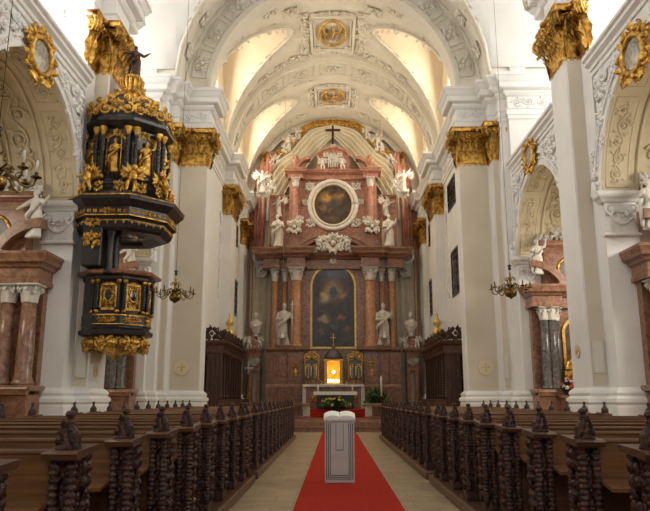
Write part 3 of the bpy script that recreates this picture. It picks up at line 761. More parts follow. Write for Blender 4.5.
def pew_proto(s, yr):
    side = 'pulpit side of the aisle' if s < 0 else 'aisle side opposite the pulpit'
    xa, xo = (-1.60, -5.6) if s < 0 else (1.92, 5.8)
    t = thing('pew', 'x', 'pew', ((xa + xo) / 2, yr, .15))
    xi, xj = xa + .155 * s, xo - .10 * s
    X0, X1 = min(xi, xj), max(xi, xj)
    m = MB()
    m.prism([(yr + .007, .84), (yr + .047, .84), (yr + .03, 1.17), (yr - .01, 1.17)], lambda a, b: (X0, a, b), lambda a, b: (X1, a, b))
    m.build('backrest', 'pewwood', t); m = MB()
    m.prism([(yr + .02, .2), (yr + .06, .2), (yr + .047, .84), (yr + .007, .84)], lambda a, b: (X0, a, b), lambda a, b: (X1, a, b))
    n = 6
    for i in range(n + 1):
        x = X0 + (X1 - X0 - .08) * i / n; m.box(x, x + .08, yr - .015, yr + .02, .2, .84)
    m.box(X0, X1, yr - .02, yr + .02, .84, .9); m.box(X0, X1, yr - .015, yr + .02, .2, .34)
    m.build('lower_panel', 'pewdark', t)  # darker oak here paints the shade on the lower back
    m = MB(); m.bbox(X0, X1, yr - .018, yr + .045, 1.17, 1.205, .012); m.build('top_rail', 'pewwood', t)
    m = MB(); m.prism([(yr - .28, .86), (yr - .28, .885), (yr - .02, .92), (yr - .02, .895)], lambda a, b: (X0, a, b), lambda a, b: (X1, a, b)); m.build('book_rest', 'pewwood', t)
    m = MB(); m.bbox(X0, X1, yr + .05, yr + .45, .55, .59, .01); m.build('seat', 'pewwood', t)
    m = MB(); m.bbox(X0, X1, yr - .42, yr - .24, .27, .31, .01)
    for x in (X0 + .2, (X0 + X1) / 2, X1 - .3): m.box(x, x + .06, yr - .40, yr - .02, .15, .27)
    m.build('kneeler', 'pewwood', t)
    p, c, f = pew_end(xa, xa + .165 * s, s, yr)
    e = p.build('carved_end', 'carved', t); c.build('end_cap', 'pewdark', e); f.build('finial', 'carved', e)
    p, c, f = pew_end(xo, xo - .12 * s, s, yr, False)
    e = p.build('carved_end', 'carved', t); c.build('end_cap', 'pewdark', e); f.build('finial', 'carved', e)
    t.scale = (1, 1, 1.075)
    return t
rows1 = [3.2 + 1.17 * k for k in range(9)]; rows2 = [14.6 + 1.17 * k for k in range(11)]
ORD = ['first', 'second', 'third', 'fourth', 'fifth', 'sixth', 'seventh', 'eighth', 'ninth', 'tenth', 'eleventh']
for s in (-1, 1):
    proto = pew_proto(s, rows1[0]); index_children()
    x0 = proto.location.x
    sd = 'on the pulpit side' if s < 0 else 'opposite the pulpit side'
    for bi, rows in enumerate((rows1, rows2)):
        for k, y in enumerate(rows):
            o = proto if (bi == 0 and k == 0) else copy_tree(proto, (x0, y, .15))
            o['label'] = 'oak pew with carved ends, %s, %s row of the %s block' % (sd, ORD[k], 'near' if bi == 0 else 'far')
            o['category'] = 'pew'; o['group'] = 'pews %s of the aisle' % sd
    for bi, (ya, yb) in enumerate(((2.0, 13.6), (14.05, 28.0))):
        xa, xo = (-1.52, -5.7) if s < 0 else (1.84, 5.9)
        m = MB(); m.bbox(xa, xo, ya, yb, 0, .15, .015)
        tag(m.build('pew_platform', 'pewdark'), 'low wooden platform carrying the %s pew block %s' % ('near' if bi == 0 else 'far', sd), 'platform', 'pew platforms')
        # front screen closing the block
        yy = yb - .43; xa, xo = (-1.60, -5.6) if s < 0 else (1.92, 5.8)
        t = thing('kneeling_screen', 'dark panelled front screen closing the %s pew block %s' % ('near' if bi == 0 else 'far', sd), 'pew front', ((xa + xo) / 2, yy, .15), 'pew fronts')
        m = MB(); X0, X1 = min(xa, xo), max(xa, xo); m.bbox(X0, X1, yy, yy + .06, .15, 1.08); m.bbox(X0, X1, yy - .05, yy + .1, 1.08, 1.13)
        for i in range(7): x = X0 + (X1 - X0 - .1) * i / 6; m.box(x, x + .1, yy - .02, yy + .08, .15, 1.08)
        m.build('panel', 'carved', t)
        p, c, f = pew_end(xa, xa + .165 * s, s, yy); e = p.build('carved_end', 'carved', t); c.build('end_cap', 'pewdark', e); f.build('finial', 'carved', e); t.scale = (1, 1, 1.075)

# ------------------------------------------------------------------ chandeliers
def chandelier(x, y, z, R, label, top, candles=False, n=8):
    t = thing('chandelier', label, 'chandelier', (x, y, z), 'brass chandeliers')
    k = R / .55
    m = MB(); m.lathe([(0, -.19 * k), (.03 * k, -.19 * k), (.05 * k, -.16 * k), (.14 * k, -.12 * k), (.17 * k, -.03 * k), (.15 * k, .04 * k), (.06 * k, .09 * k), (.045 * k, .14 * k), (.08 * k, .18 * k), (.045 * k, .22 * k), (.03 * k, .33 * k), (.06 * k, .37 * k), (.03 * k, .41 * k), (.02 * k, .55 * k), (0, .56 * k)], 16, (x, y, z)); m.build('stem', 'brass', t)
    m = MB()
    for i in range(6):
        a = 2 * pi * i / 6; f_ = frame((x, y, z + .36 * k), (cos(a), sin(a), 0), (0, 0, 1), (-sin(a), cos(a), 0))
        m.tube([(.03 * k, 0, 0), (.1 * k, .05 * k, 0), (.15 * k, 0, 0), (.12 * k, -.05 * k, 0)], .012 * k, 5, f_)
        f_ = frame((x, y, z + .13 * k), (cos(a), sin(a), 0), (0, 0, 1), (-sin(a), cos(a), 0)); m.tube([(.04 * k, 0, 0), (.16 * k, .1 * k, 0), (.24 * k, .05 * k, 0), (.2 * k, -.02 * k, 0)], .016 * k, 5, f_)
    m.build('scroll_collar', 'brass', t)
    for i in range(n):
        a = 2 * pi * (i + .5) / n
        f_ = frame((x, y, z), (cos(a), sin(a), 0), (0, 0, 1), (-sin(a), cos(a), 0))
        m = MB(); m.tube([(.10 * k, .06 * k, 0), (.17 * k, .12 * k, 0), (.26 * k, .08 * k, 0), (.33 * k, -.02 * k, 0), (.42 * k, -.05 * k, 0), (.50 * k, -.0 * k, 0), (.52 * k, .08 * k, 0)], .016 * k, 5, f_)
        m.spiral(f_, .3 * k, .1 * k, .06 * k, 1.2, 0, 1, .010 * k, 0, 10)
        arm = m.build('arm', 'brass', t)
        m = MB(); c = f_(.52 * k, .08 * k, 0); m.lathe([(.0, 0), (.03 * k, 0), (.075 * k, .02 * k), (.075 * k, .03 * k), (.025 * k, .035 * k), (.025 * k, .09 * k), (.0, .09 * k)], 10, c); m.build('drip_pan', 'brass', arm)
        m = MB(); m.lathe([(.017 * k, .08 * k), (.016 * k, .26 * k if candles else .17 * k), (0, .27 * k if candles else .18 * k)], 8, c); m.build('candle', 'candle' if candles else 'iron', arm)
    m = MB()
    m.tube([(x, y, z + .55 * k), (x, y, top)], .006, 5)
    m.lathe([(.0, .6 * k), (.045 * k, .63 * k), (.03 * k, .69 * k), (.06 * k, .74 * k), (0, .78 * k)], 10, (x, y, z)); m.build('chain', 'iron', t)
    return t
chandelier(-4.78, 20., 4.6, .58, 'brass chandelier hanging in front of the pier, beside the black pulpit', 21.0)
chandelier(5.34, 20., 4.72, .60, 'brass chandelier hanging opposite the pulpit, before the second chapel arch', 20.6)
chandelier(-5.45, 10.2, 5.02, .66, 'chandelier with tall white candles, cut off by the picture edge before the near chapel', 21., True)

# ------------------------------------------------------------------ figures
def figure(mb, c, h, face=-pi / 2, seed=0, arms='bless', seated=False, wings=False):
    """robed standing figure in local coordinates, facing the angle `face`"""
    rg = random.Random(seed); X = mb.X
    mb.at(X @ Matrix.Translation(c) @ Matrix.Rotation(face + pi / 2, 4, 'Z') @ Matrix.Scale(h, 4))
    sway = rg.choice((-1, 1)) * .035; ph = rg.uniform(0, 6)
    Z = [(0, .150, .11), (.04, .148, .115), (.15, .125, .10), (.3, .118, .095), (.42, .125, .098), (.50, .118, .088), (.58, .100, .075), (.66, .112, .082), (.74, .128, .085), (.79, .118, .075), (.815, .075, .055), (.835, .042, .04), (.87, .038, .038)]
    n = 18; vs = []; fs = []
    for k, (z, rx, ry) in enumerate(Z):
        fold = .16 * max(0, 1 - z / .62) + .03; ox = sway * sin(pi * min(1, z / .75)); oy = .02 * sin(5 * z)
        for i in range(n):
            a = 2 * pi * i / n; q = 1 + fold * sin(5 * a + ph + 3.2 * z) * (.8 + .4 * sin(2 * a + ph))
            vs.append((ox + rx * q * cos(a), oy + ry * q * sin(a), z))
    for k in range(len(Z) - 1):
        for i in range(n):
            j = (i + 1) % n; fs.append((k * n + i, k * n + j, k * n + n + j, k * n + n + i))
    fs.append(tuple(range(n - 1, -1, -1)))
    mb.add(vs, fs, True)
    tilt = rg.uniform(-.02, .02)
    mb.ell((tilt, -.012, .925), .052, .060, .074, 10, 8); mb.ell((tilt, .012, .945), .058, .058, .066, 10, 7)   # head, hair
    mb.ell((tilt, -.070, .918), .011, .014, .016, 6, 4); mb.ell((tilt, -.05, .888), .03, .024, .03, 7, 5)          # nose, chin
    def arm(e, elb, hand):
        sh = (e * .108, 0, .772)
        mb.tube([sh, ((sh[0] + elb[0]) / 2, (sh[1] + elb[1]) / 2, (sh[2] + elb[2]) / 2), elb, ((hand[0] + elb[0]) / 2, (hand[1] + elb[1]) / 2, (hand[2] + elb[2]) / 2), hand], [.05, .052, .045, .036, .022], 7)
        mb.ell(hand, .022, .022, .028, 6, 4)
        d = Vector(hand) - Vector(elb); d.normalize(); o = d.orthogonal().normalized()
        for q in (-1, 0, 1): mb.tube([Vector(hand) + o * .014 * q, Vector(hand) + o * .02 * q + d * .05], [.009, .006], 4)
    if arms == 'bless': arm(1, (.20, -.06, .64), (.21, -.17, .80)); arm(-1, (-.17, -.03, .60), (-.05, -.13, .60))
    elif arms == 'up': arm(1, (.23, -.03, .80), (.26, -.08, 1.0)); arm(-1, (-.2, -.04, .62), (-.24, -.16, .62))
    elif arms == 'wide': arm(1, (.24, -.03, .70), (.38, -.10, .80)); arm(-1, (-.24, -.03, .70), (-.36, -.08, .62))
    elif arms == 'staff':
        arm(1, (.19, -.06, .64), (.20, -.16, .70)); arm(-1, (-.17, -.02, .60), (-.03, -.14, .62)); mb.tube([(.21, -.17, .02), (.21, -.17, 1.05)], .013, 6); mb.tube([(.15, -.17, .96), (.27, -.17, .96)], .012, 5)
    else: arm(1, (.17, -.05, .62), (.03, -.14, .70)); arm(-1, (-.17, -.05, .62), (-.03, -.14, .69))
    # mantle sweeping across
    mb.tube([(.13, .02, .76), (.10, -.085, .66), (.0, -.12, .54), (-.12, -.09, .45), (-.16, .0, .38), (-.17, .03, .16)], [.03, .04, .045, .05, .045, .03], 7)
    mb.tube([(-.12, .03, .74), (-.16, .05, .5), (-.15, .05, .25), (-.17, .04, .05)], [.03, .05, .05, .03], 6)
    if wings:
        for e in (-1, 1):
            fw = frame((e * .06, .08, .74), (e, .25, 0), (0, 0, 1), (0, -1, 0))
            for k in range(6): mb.leaf(fw, .0 + .02 * k, .02 * k - .02, radians(58 - 24 * k), .42 - .03 * k, .13, .02)
    mb.at(X)

def putto(mb, c, h, face=-pi / 2, seed=0, wings=True):
    rg = random.Random(seed); X = mb.X
    mb.at(X @ Matrix.Translation(c) @ Matrix.Rotation(face + pi / 2, 4, 'Z') @ Matrix.Rotation(rg.uniform(-.5, .5), 4, 'Y') @ Matrix.Scale(h, 4))
    mb.ell((0, 0, .84), .12, .12, .14, 9, 7); mb.ell((0, -.11, .83), .02, .03, .03, 5, 4)
    mb.tube([(0, 0, .72), (0, -.01, .6), (0, -.03, .42), (0, 0, .3)], [.08, .15, .16, .11], 8)
    for e in (-1, 1):
        mb.tube([(e * .07, 0, .34), (e * .14, -.16 * rg.uniform(.4, 1), .2), (e * .12, -.02, -.02), (e * .13, -.08, -.08)], [.095, .085, .055, .03], 7)
        a = rg.uniform(-.2, .5); mb.tube([(e * .12, 0, .64), (e * .28, -.06, .62 + a * .3), (e * .36, -.14, .62 + a)], [.065, .055, .035], 6); mb.ell((e * .37, -.15, .64 + a), .04)
        if wings:
            fw = frame((e * .05, .09, .6), (e, .2, 0), (0, 0, 1), (0, -1, 0))
            for k in range(4): mb.leaf(fw, .03 * k, .0, radians(60 - 26 * k), .5 - .06 * k, .18, .03)
    mb.at(X)
# ------------------------------------------------------------------ pulpit (on the nave pier)
PX, PY = -6.85, 21.1
t = thing('pulpit', 'black and gold carved pulpit with figured canopy fixed to the white pier', 'pulpit', (PX, PY, 2.9))
def octo(prof, n=8, r0=0): 
    m = MB(); m.lathe(prof, n, (PX, PY, 0), smooth=False, rot=r0 + pi / 8); return m
ROT = 0.
def oct_face(i, R, z):                                   # frame on face i of an octagon of corner radius R
    a = 2 * pi * i / 8 + ROT; q = R * cos(pi / 8)
    return frame((PX + q * cos(a), PY + q * sin(a), z), (-sin(a), cos(a), 0), (0, 0, 1), (cos(a), sin(a), 0)), 2 * R * sin(pi / 8)
VIS = [4, 5, 6, 7, 0]                                    # faces turned to the nave and the viewer
m = octo([(0, 3.3), (.5, 3.3), (.9, 3.42), (1.12, 3.5), (1.14, 3.62), (1.02, 3.7), (1.02, 3.74), (1.06, 3.76), (1.06, 4.1), (1.0, 4.14), (1.0, 5.1), (1.08, 5.16), (1.1, 5.2), (1.1, 5.26), (1.15, 5.3), (0, 5.3)])
m.build('basket', 'black', t)
m = octo([(1.1, 5.3), (1.3, 5.33), (1.33, 5.40), (1.25, 5.46), (.9, 5.46), (.9, 5.3)]); m.build('basket_rail', 'marble', t)
for i in VIS:
    fm, W = oct_face(i, 1.0, 4.14)
    g = MB(); h = .94
    for (a, b, c, d) in ((-.26, .26, .08, .15), (-.26, .26, .84, .9), (-.26, -.2, .08, .9), (.2, .26, .08, .9)): g.prism([(a, c), (b, c), (b, d), (a, d)], lambda u, v: fm(u, v, 0), lambda u, v: fm(u, v, .05))
    g.cluster(fm, 0, .24, .15, None, 8); g.cluster(fm, 0, .86, .12, None, 7)
    for e in (-1, 1): g.spiral(fm, e * .14, .3, .07, 1.3, 0, e, .02, .03, 12); g.spiral(fm, e * .15, .76, .06, 1.3, 0, e, .02, .03, 12)
    for e in (-1, 1):
        for k in range(4): g.leaf(fm, e * .17, .34 + .1 * k, pi / 2 + e * .3, .13, .09, .05)
    g.tube([fm(.125 * cos(q), .54 + .2 * sin(q), .05) for q in [2 * pi * k / 20 for k in range(21)]], .03, 6)
    fm2, W2 = oct_face(i, 1.06, 3.76)
    g.rinceau(fm2, -.3, .3, .17, .22, 2, .02); g.cluster(fm2, 0, .17, .1)
    for (c, d) in ((.02, .05), (.29, .33)): g.prism([(-.4, c), (.4, c), (.4, d), (-.4, d)], lambda u, v: fm2(u, v, 0), lambda u, v: fm2(u, v, .025))
    g.build('gilded_panel', 'gold', t)
    d = MB(); d.prism([(.115 * cos(q), .54 + .19 * sin(q)) for q in [2 * pi * k / 20 for k in range(20)]], lambda u, v: fm(u, v, 0), lambda u, v: fm(u, v, .045)); d.build('dark_medallion', 'darkglass', t)
for k in range(9):                                       # twisted columns at the corners
    a = ROT + pi / 8 + pi / 4 * (k - 1) + pi * .75 - pi / 4
    for da in (-.09, .09):
        cx, cy = PX + 1.07 * cos(a + da), PY + 1.07 * sin(a + da)
        if cx < XP * -1 + .1: continue
        c = MB(); z = 4.26; prof = [(.05, 4.2)]
        while z < 4.98: prof += [(.035, z), (.062, z + .03), (.062, z + .05)]; z += .08
        prof.append((.04, 5.02)); c.lathe(prof, 8, (cx, cy, 0)); cc = c.build('twisted_column', 'black', t)
        g = MB(); g.lathe([(.06, 4.13), (.075, 4.16), (.05, 4.22)], 8, (cx, cy, 0)); g.build('gilded_base', 'gold', cc); g = MB(); g.lathe([(.045, 5.0), (.08, 5.08), (.085, 5.14), (0, 5.14)], 8, (cx, cy, 0)); g.build('gilded_capital', 'gold', cc)
g = MB()
for i in range(8):                                       # gilded acanthus drop under the basket
    fm, W = oct_face(i, 1.02, 3.5)
    for e in (-.26, 0, .26): g.at(); g.acanthus(lambda u, v, w=0., fm=fm: fm(u, -v * .75, w - .12 - v * .35), e, 0, .7, .3, .22)
    for e in (-1, 1): g.spiral(lambda u, v, w=0., fm=fm: fm(u, v, w), e * .2, -.25, .2, 1.5, pi / 2, e, .06, -.05, 16)
    g.cluster(fm, 0, -.35, .24, None, 8)
g.lathe([(0, 2.75), (.08, 2.78), (.12, 2.86), (.3, 2.95), (.55, 3.05), (.75, 3.25), (.85, 3.42)], 16, (PX, PY, 0)); g.build('gilded_underside', 'gold', t)
m = MB(); m.bbox(-7.62, -7.02, PY - 1.42, PY - .38, 5.5, 8., .03); m.box(-7.49, -7.36, PY - .4, PY + .6, 3.1, 8.); m.bbox(-7.62, -7.05, PY - .95, PY - .38, 3.45, 5.3, .03); m.box(-7.42, -7.1, PY - .95, PY - .55, 5.3, 6.9); m.box(-7.42, -7.1, PY + .3, PY + .6, 5.3, 6.9)
for (x, y) in ((-6.86, PY - 1.1), (-6.86, PY - .6), (-7.2, PY + .45)): m.lathe([(.16, 5.3), (.17, 5.4), (.12, 5.46), (.12, 6.5), (.17, 6.6), (.17, 6.75), (0, 6.75)], 10, (x, y, 0))
m.build('back_panel', 'black', t)
m = MB(); m.cluster(frame((-7.3, PY - 1.44, 6.3), (1, 0, 0), (0, 0, 1), (0, -1, 0)), 0, 0, .3); m.cluster(frame((-7.3, PY - 1.44, 6.9), (1, 0, 0), (0, 0, 1), (0, -1, 0)), 0, 0, .25); m.build('back_ornament', 'gold', t)
# canopy
m = octo([(0, 6.75), (1.0, 6.75), (1.1, 6.66), (1.45, 6.62), (1.55, 6.7), (1.62, 6.85), (1.60, 6.95), (1.72, 7.02), (1.72, 7.3), (1.8, 7.36), (1.95, 7.5), (1.97, 7.62), (1.9, 7.7), (1.6, 7.78), (1.5, 7.95), (0, 7.95)])
can = m.build('canopy', 'black', t)
g = MB()
for i in VIS + [3]:
    fm, W = oct_face(i, 1.72, 7.02)
    g.prism([(-W / 2, .0), (W / 2, 0), (W / 2, .03), (-W / 2, .03)], lambda u, v: fm(u, v, 0), lambda u, v: fm(u, v, .03))
    for k in range(7): g.cluster(fm, -W * .42 + W * .14 * k, .15, .07 if k != 3 else .12, None, 6)
    fm, W = oct_face(i, 1.97, 7.62); g.tube([fm(-W / 2, 0, 0), fm(W / 2, 0, 0)], .025, 5)
    fm, W = oct_face(i, 1.6, 6.9); g.tube([fm(-W / 2, 0, 0), fm(W / 2, 0, 0)], .03, 5)
    for k in range(5):                                   # lambrequin tassels
        u = -W * .4 + W * .2 * k; g.tube([fm(u, -.02, .02), fm(u, -.07, .02), fm(u, -.12, .02)], [.03, .035, .01], 6)
g.build('gilded_border', 'gold', can)
g = MB(); fm = frame((PX + .5, PY - .6, 6.6), (1, 0, 0), (0, 1, 0), (0, 0, -1))
for k in range(12): g.leaf(fm, 0, 0, 2 * pi * k / 12, .5, .15, .05)
g.ell((PX + .5, PY - .6, 6.55), .2, .2, .08, 8, 5); g.build('sounding_star', 'silver', can)
# upper storey of the canopy
m = octo([(0, 7.9), (1.55, 7.9), (1.6, 8.0), (1.4, 8.15), (1.3, 8.3), (1.22, 8.4), (1.22, 10.0), (1.32, 10.06), (1.5, 10.2), (1.5, 10.3), (1.35, 10.36), (1.25, 10.5), (1.2, 10.9), (.9, 11.3), (.45, 11.55), (.36, 11.8), (0, 11.8)])
up = m.build('canopy_tower', 'black', t)
for n_, i in enumerate(VIS):
    fm, W = oct_face(i, 1.22, 8.45)
    g = MB()
    for e in (-1, 1): g.tube([fm(e * .3, .1, .02), fm(e * .3, 1.05, .02)], .025, 5)
    g.tube([fm(.3 * cos(q), 1.05 + .3 * sin(q), .02) for q in [pi * k / 12 for k in range(13)]], .03, 5)
    g.cluster(fm, 0, 1.42, .16, None, 8)
    for e in (-1, 1): g.cluster(fm, e * .3, 1.3, .12, None, 7)
    for k in range(4): g.leaf(fm, -.22 + .145 * k, .02, pi / 2, .16, .12, .05)
    g.build('gilded_niche', 'gold', up)
    a = 2 * pi * i / 8; c = (PX + 1.22 * cos(a), PY + 1.22 * sin(a), 8.5)
    g = MB(); figure(g, c, 1.15, a, 20 + i, ('bless', 'pray', 'staff', 'up', 'pray')[n_]); g.build('gilded_figure', 'gold', up)
    for e in (-1, 1):
        aa = a + e * .30; cx, cy = PX + 1.34 * cos(aa), PY + 1.34 * sin(aa)
        c_ = MB(); prof = [(.09, 8.3), (.09, 8.4)]; z = 8.45
        while z < 9.7: prof += [(.055, z), (.085, z + .05), (.085, z + .07)]; z += .13
        prof += [(.06, 9.75)]; c_.lathe(prof, 8, (cx, cy, 0)); cc = c_.build('twisted_column', 'black', up)
        g = MB(); g.lathe([(.06, 9.72), (.08, 9.8), (.13, 9.92), (.14, 10.0), (0, 10.0)], 8, (cx, cy, 0)); g.build('gilded_capital', 'gold', cc); g = MB(); g.lathe([(.11, 8.28), (.12, 8.34), (.08, 8.42)], 8, (cx, cy, 0)); g.build('gilded_base', 'gold', cc)
for k, i in enumerate((5, 6, 7, 0)):
    g = MB(); a = 2 * pi * i / 8 - pi / 8; putto(g, (PX + 1.68 * cos(a), PY + 1.68 * sin(a), 7.85), .85, a, 40 + k)
    for q in (-.2, .2): g.cluster(frame((PX + 1.62 * cos(a + q), PY + 1.62 * sin(a + q), 7.95), (-sin(a), cos(a), 0), (0, 0, 1), (cos(a), sin(a), 0)), 0, 0, .2)
    g.build('gilded_angel', 'gold', can)
g = MB()
for i in VIS + [3]:
    fm, W = oct_face(i, 1.45, 10.3)
    g.cluster(fm, 0, .40, .26, None, 10)
    for e in (-1, 1):
        g.spiral(fm, e * .36, .3, .20, 1.6, pi / 2, -e, .05, .0, 18); g.spiral(fm, e * .26, .72, .13, 1.5, -pi / 2, e, .04, -.1, 16)
for a in (-.4, -1.2, -2., -2.8):                          # volutes rising to the top
    f_ = frame((PX, PY, 10.9), (cos(a), sin(a), 0), (0, 0, 1), (-sin(a), cos(a), 0))
    for w in (-.08, .08):
        g.tube([f_(1.05, 0, w), f_(.9, .35, w), f_(.5, .6, w), f_(.3, .9, w), f_(.38, 1.2, w), f_(.3, 1.35, w)], [.08, .1, .09, .08, .07, .04], 7)
    g.spiral(f_, .95, .05, .22, 1.5, pi / 2, -1, .06, 0, 16); g.cluster(f_, .42, .8, .18)
g.lathe([(.24, 11.6), (.3, 11.85), (.2, 12.0), (.24, 12.15), (.36, 12.25), (.3, 12.35), (0, 12.36)], 14, (PX, PY, 0))
for k in range(8):
    a = 2 * pi * k / 8; g.cluster(frame((PX + .24 * cos(a), PY + .24 * sin(a), 12.05), (-sin(a), cos(a), 0), (0, 0, 1), (cos(a), sin(a), 0)), 0, 0, .22)
g.build('gilded_crest', 'gold', up)
g = MB(); figure(g, (PX + .1, PY - .1, 12.35), 1.1, -1., 77, 'wide'); g.build('crowning_figure', 'carved', up)

# ------------------------------------------------------------------ gilded cartouches over the chapel arches
def cartouche(s, y, z, R, label):
    t = thing('gilded_cartouche', label, 'cartouche', (s * (XW - .05), y, z - R))
    ct, st = cos(-.22), sin(-.22)
    fm = lambda a, b, c=0.: (s * (XW - .12 - c), y + 1.35 * (a * ct - b * st), z + .92 * (a * st + b * ct))
    g = MB()
    g.tube([fm(.55 * R * cos(q), .72 * R * sin(q), .05) for q in [2 * pi * k / 24 for k in range(25)]], .12 * R, 7)
    rg = random.Random(9)
    for k in range(14):
        q = 2 * pi * k / 14; u, v = .72 * R * cos(q), .9 * R * sin(q)
        if k % 2: g.spiral(fm, u, v, .24 * R, 1.5, q, 1 if k % 4 == 1 else -1, .07 * R, .04, 16)
        else: g.leaf(fm, u * .85, v * .85, q + .5, .5 * R, .3 * R, .12)
    g.cluster(fm, 0, 1.0 * R, .34 * R, rg, 9); g.cluster(fm, 0, -1.0 * R, .3 * R, rg, 8)
    g.build('frame', 'gold', t)
    d = MB(); P = [(0, 0)]; vs = [fm(0, 0, .14)] + [fm(.55 * R * cos(q), .72 * R * sin(q), .03) for q in [2 * pi * k / 24 for k in range(24)]]
    d.add(vs, [(0, 1 + k, 1 + (k + 1) % 24) for k in range(24)], True); d.build('painted_oval', 'marblegrey', t)
for s, lab in ((1, 'gilded oval cartouche above the near chapel arch opposite the pulpit'), (-1, 'gilded oval cartouche above the chapel arch beside the pulpit')):
    cartouche(s, YP[s][0] - (3.1 if s > 0 else 3.6), ZS + 3.25 + (-.22 if s > 0 else -.02), .78, lab)
cartouche(1, (YP[1][1] + 28.6) / 2, ZS + 3.15 + .55, .72, 'small gilded cartouche above the far chapel arch, behind the brass chandelier')

# ------------------------------------------------------------------ crosses, boards
def disc(fm, R, name, label, key='faint'):
    t = thing(name, label, 'cross', fm(0, -R, 0)); f0 = fm; fm = lambda a, b, c=0.: f0(a, b, c + .006)
    d = MB(); P = [2 * pi * k / 28 for k in range(28)]
    d.prism([(R * cos(q), R * sin(q)) for q in P], lambda a, b: fm(a, b, 0.), lambda a, b: fm(a, b, .02)); d.build('disc', 'chapel', t)
    g = MB(); g.tube([fm(R * cos(q), R * sin(q), .02) for q in P + [0]], .008, 5)
    for k in range(4):
        q = pi / 2 * k; c, s_ = cos(q), sin(q)
        g.prism([(0, .008), (R * .5, .03), (R * .5, -.03), (0, -.008)], lambda a, b: fm(a * c - b * s_, a * s_ + b * c, .02), lambda a, b: fm(a * c - b * s_, a * s_ + b * c, .035))
    g.build('cross', key, t)
for s, lab in ((1, 'round consecration cross on the chancel pier opposite the pulpit'), (-1, 'round consecration cross on the chancel pier, past the pulpit')):
    disc(frame((s * 6.72, YC - .015, 2.93), (1, 0, 0), (0, 0, 1), (0, -1, 0)), .36, 'consecration_cross', lab)
disc(frame((XP - .0, 20.8, 3.0), (0, 1, 0), (0, 0, 1), (-1, 0, 0)), .2, 'consecration_cross', 'round consecration cross on the nave pier opposite the pulpit')
disc(frame((-XP + .0, 21.3, 2.45), (0, -1, 0), (0, 0, 1), (1, 0, 0)), .2, 'consecration_cross', 'round consecration cross on the nave pier under the pulpit')
def board(x, y, z0, z1, w, label, wy=False):
    t = thing('notice_board', label, 'notice board', (x, y, z0))
    m = MB(); m.bbox(x - w / 2, x + w / 2, y - .05, y, z0, z1); m.build('frame', 'boxwhite', t)
    m = MB(); m.box(x - w / 2 + .05, x + w / 2 - .05, y - .056, y - .05, z0 + .05, z1 - .05); m.build('sheet', 'blush', t)
board(7.76, 19.935, 2.3, 3.25, .34, 'tall pale notice board on the nave pier opposite the pulpit')
board(-7.76, 20.735, 2.2, 3.3, .34, 'tall pale notice board on the pier below the pulpit')
board(7.46, 29.335, 2.4, 3.5, .24, 'narrow pale board on the chancel pier beside the far chapel opening')
# ------------------------------------------------------------------ marble columns and side altars
def column_mb(x, y, z0, z1, r, n=18):
    m = MB(); h = z1 - z0
    m.lathe([(0, z0), (r * 1.35, z0), (r * 1.35, z0 + r * .3), (r * 1.28, z0 + r * .45), (r * 1.1, z0 + r * .6), (r * 1.18, z0 + r * .8), (r, z0 + r), (r * 1.01, z0 + h * .4), (r * .86, z1), (0, z1)], n, (x, y, 0)); return m
def capital_mb(x, y, z0, z1, r):
    m = MB(); H = z1 - z0
    m.lathe([(r * .86, z0), (r * 1., z0 + .02), (r * .86, z0 + .05), (r * .95, z0 + H * .5), (r * 1.25, z0 + H * .9), (0, z0 + H * .9)], 14, (x, y, 0))
    m.bbox(x - r * 1.5, x + r * 1.5, y - r * 1.5, y + r * 1.5, z0 + H * .88, z1, r * .15)
    for k in range(8):
        a = 2 * pi * k / 8; fm = frame((x + r * .85 * cos(a), y + r * .85 * sin(a), z0), (-sin(a), cos(a), 0), (0, 0, 1), (cos(a), sin(a), 0))
        m.acanthus(fm, 0, .03, H * (.55 if k % 2 else .78), r * .85, r * .6)
    for k in range(4):
        a = pi / 4 + pi / 2 * k; fm = frame((x + r * 1.25 * cos(a), y + r * 1.25 * sin(a), z0 + H * .72), (cos(a), sin(a), 0), (0, 0, 1), (-sin(a), cos(a), 0))
        m.spiral(fm, 0, 0, r * .42, 1.5, pi / 2, -1, r * .13, 0, 12)
    return m

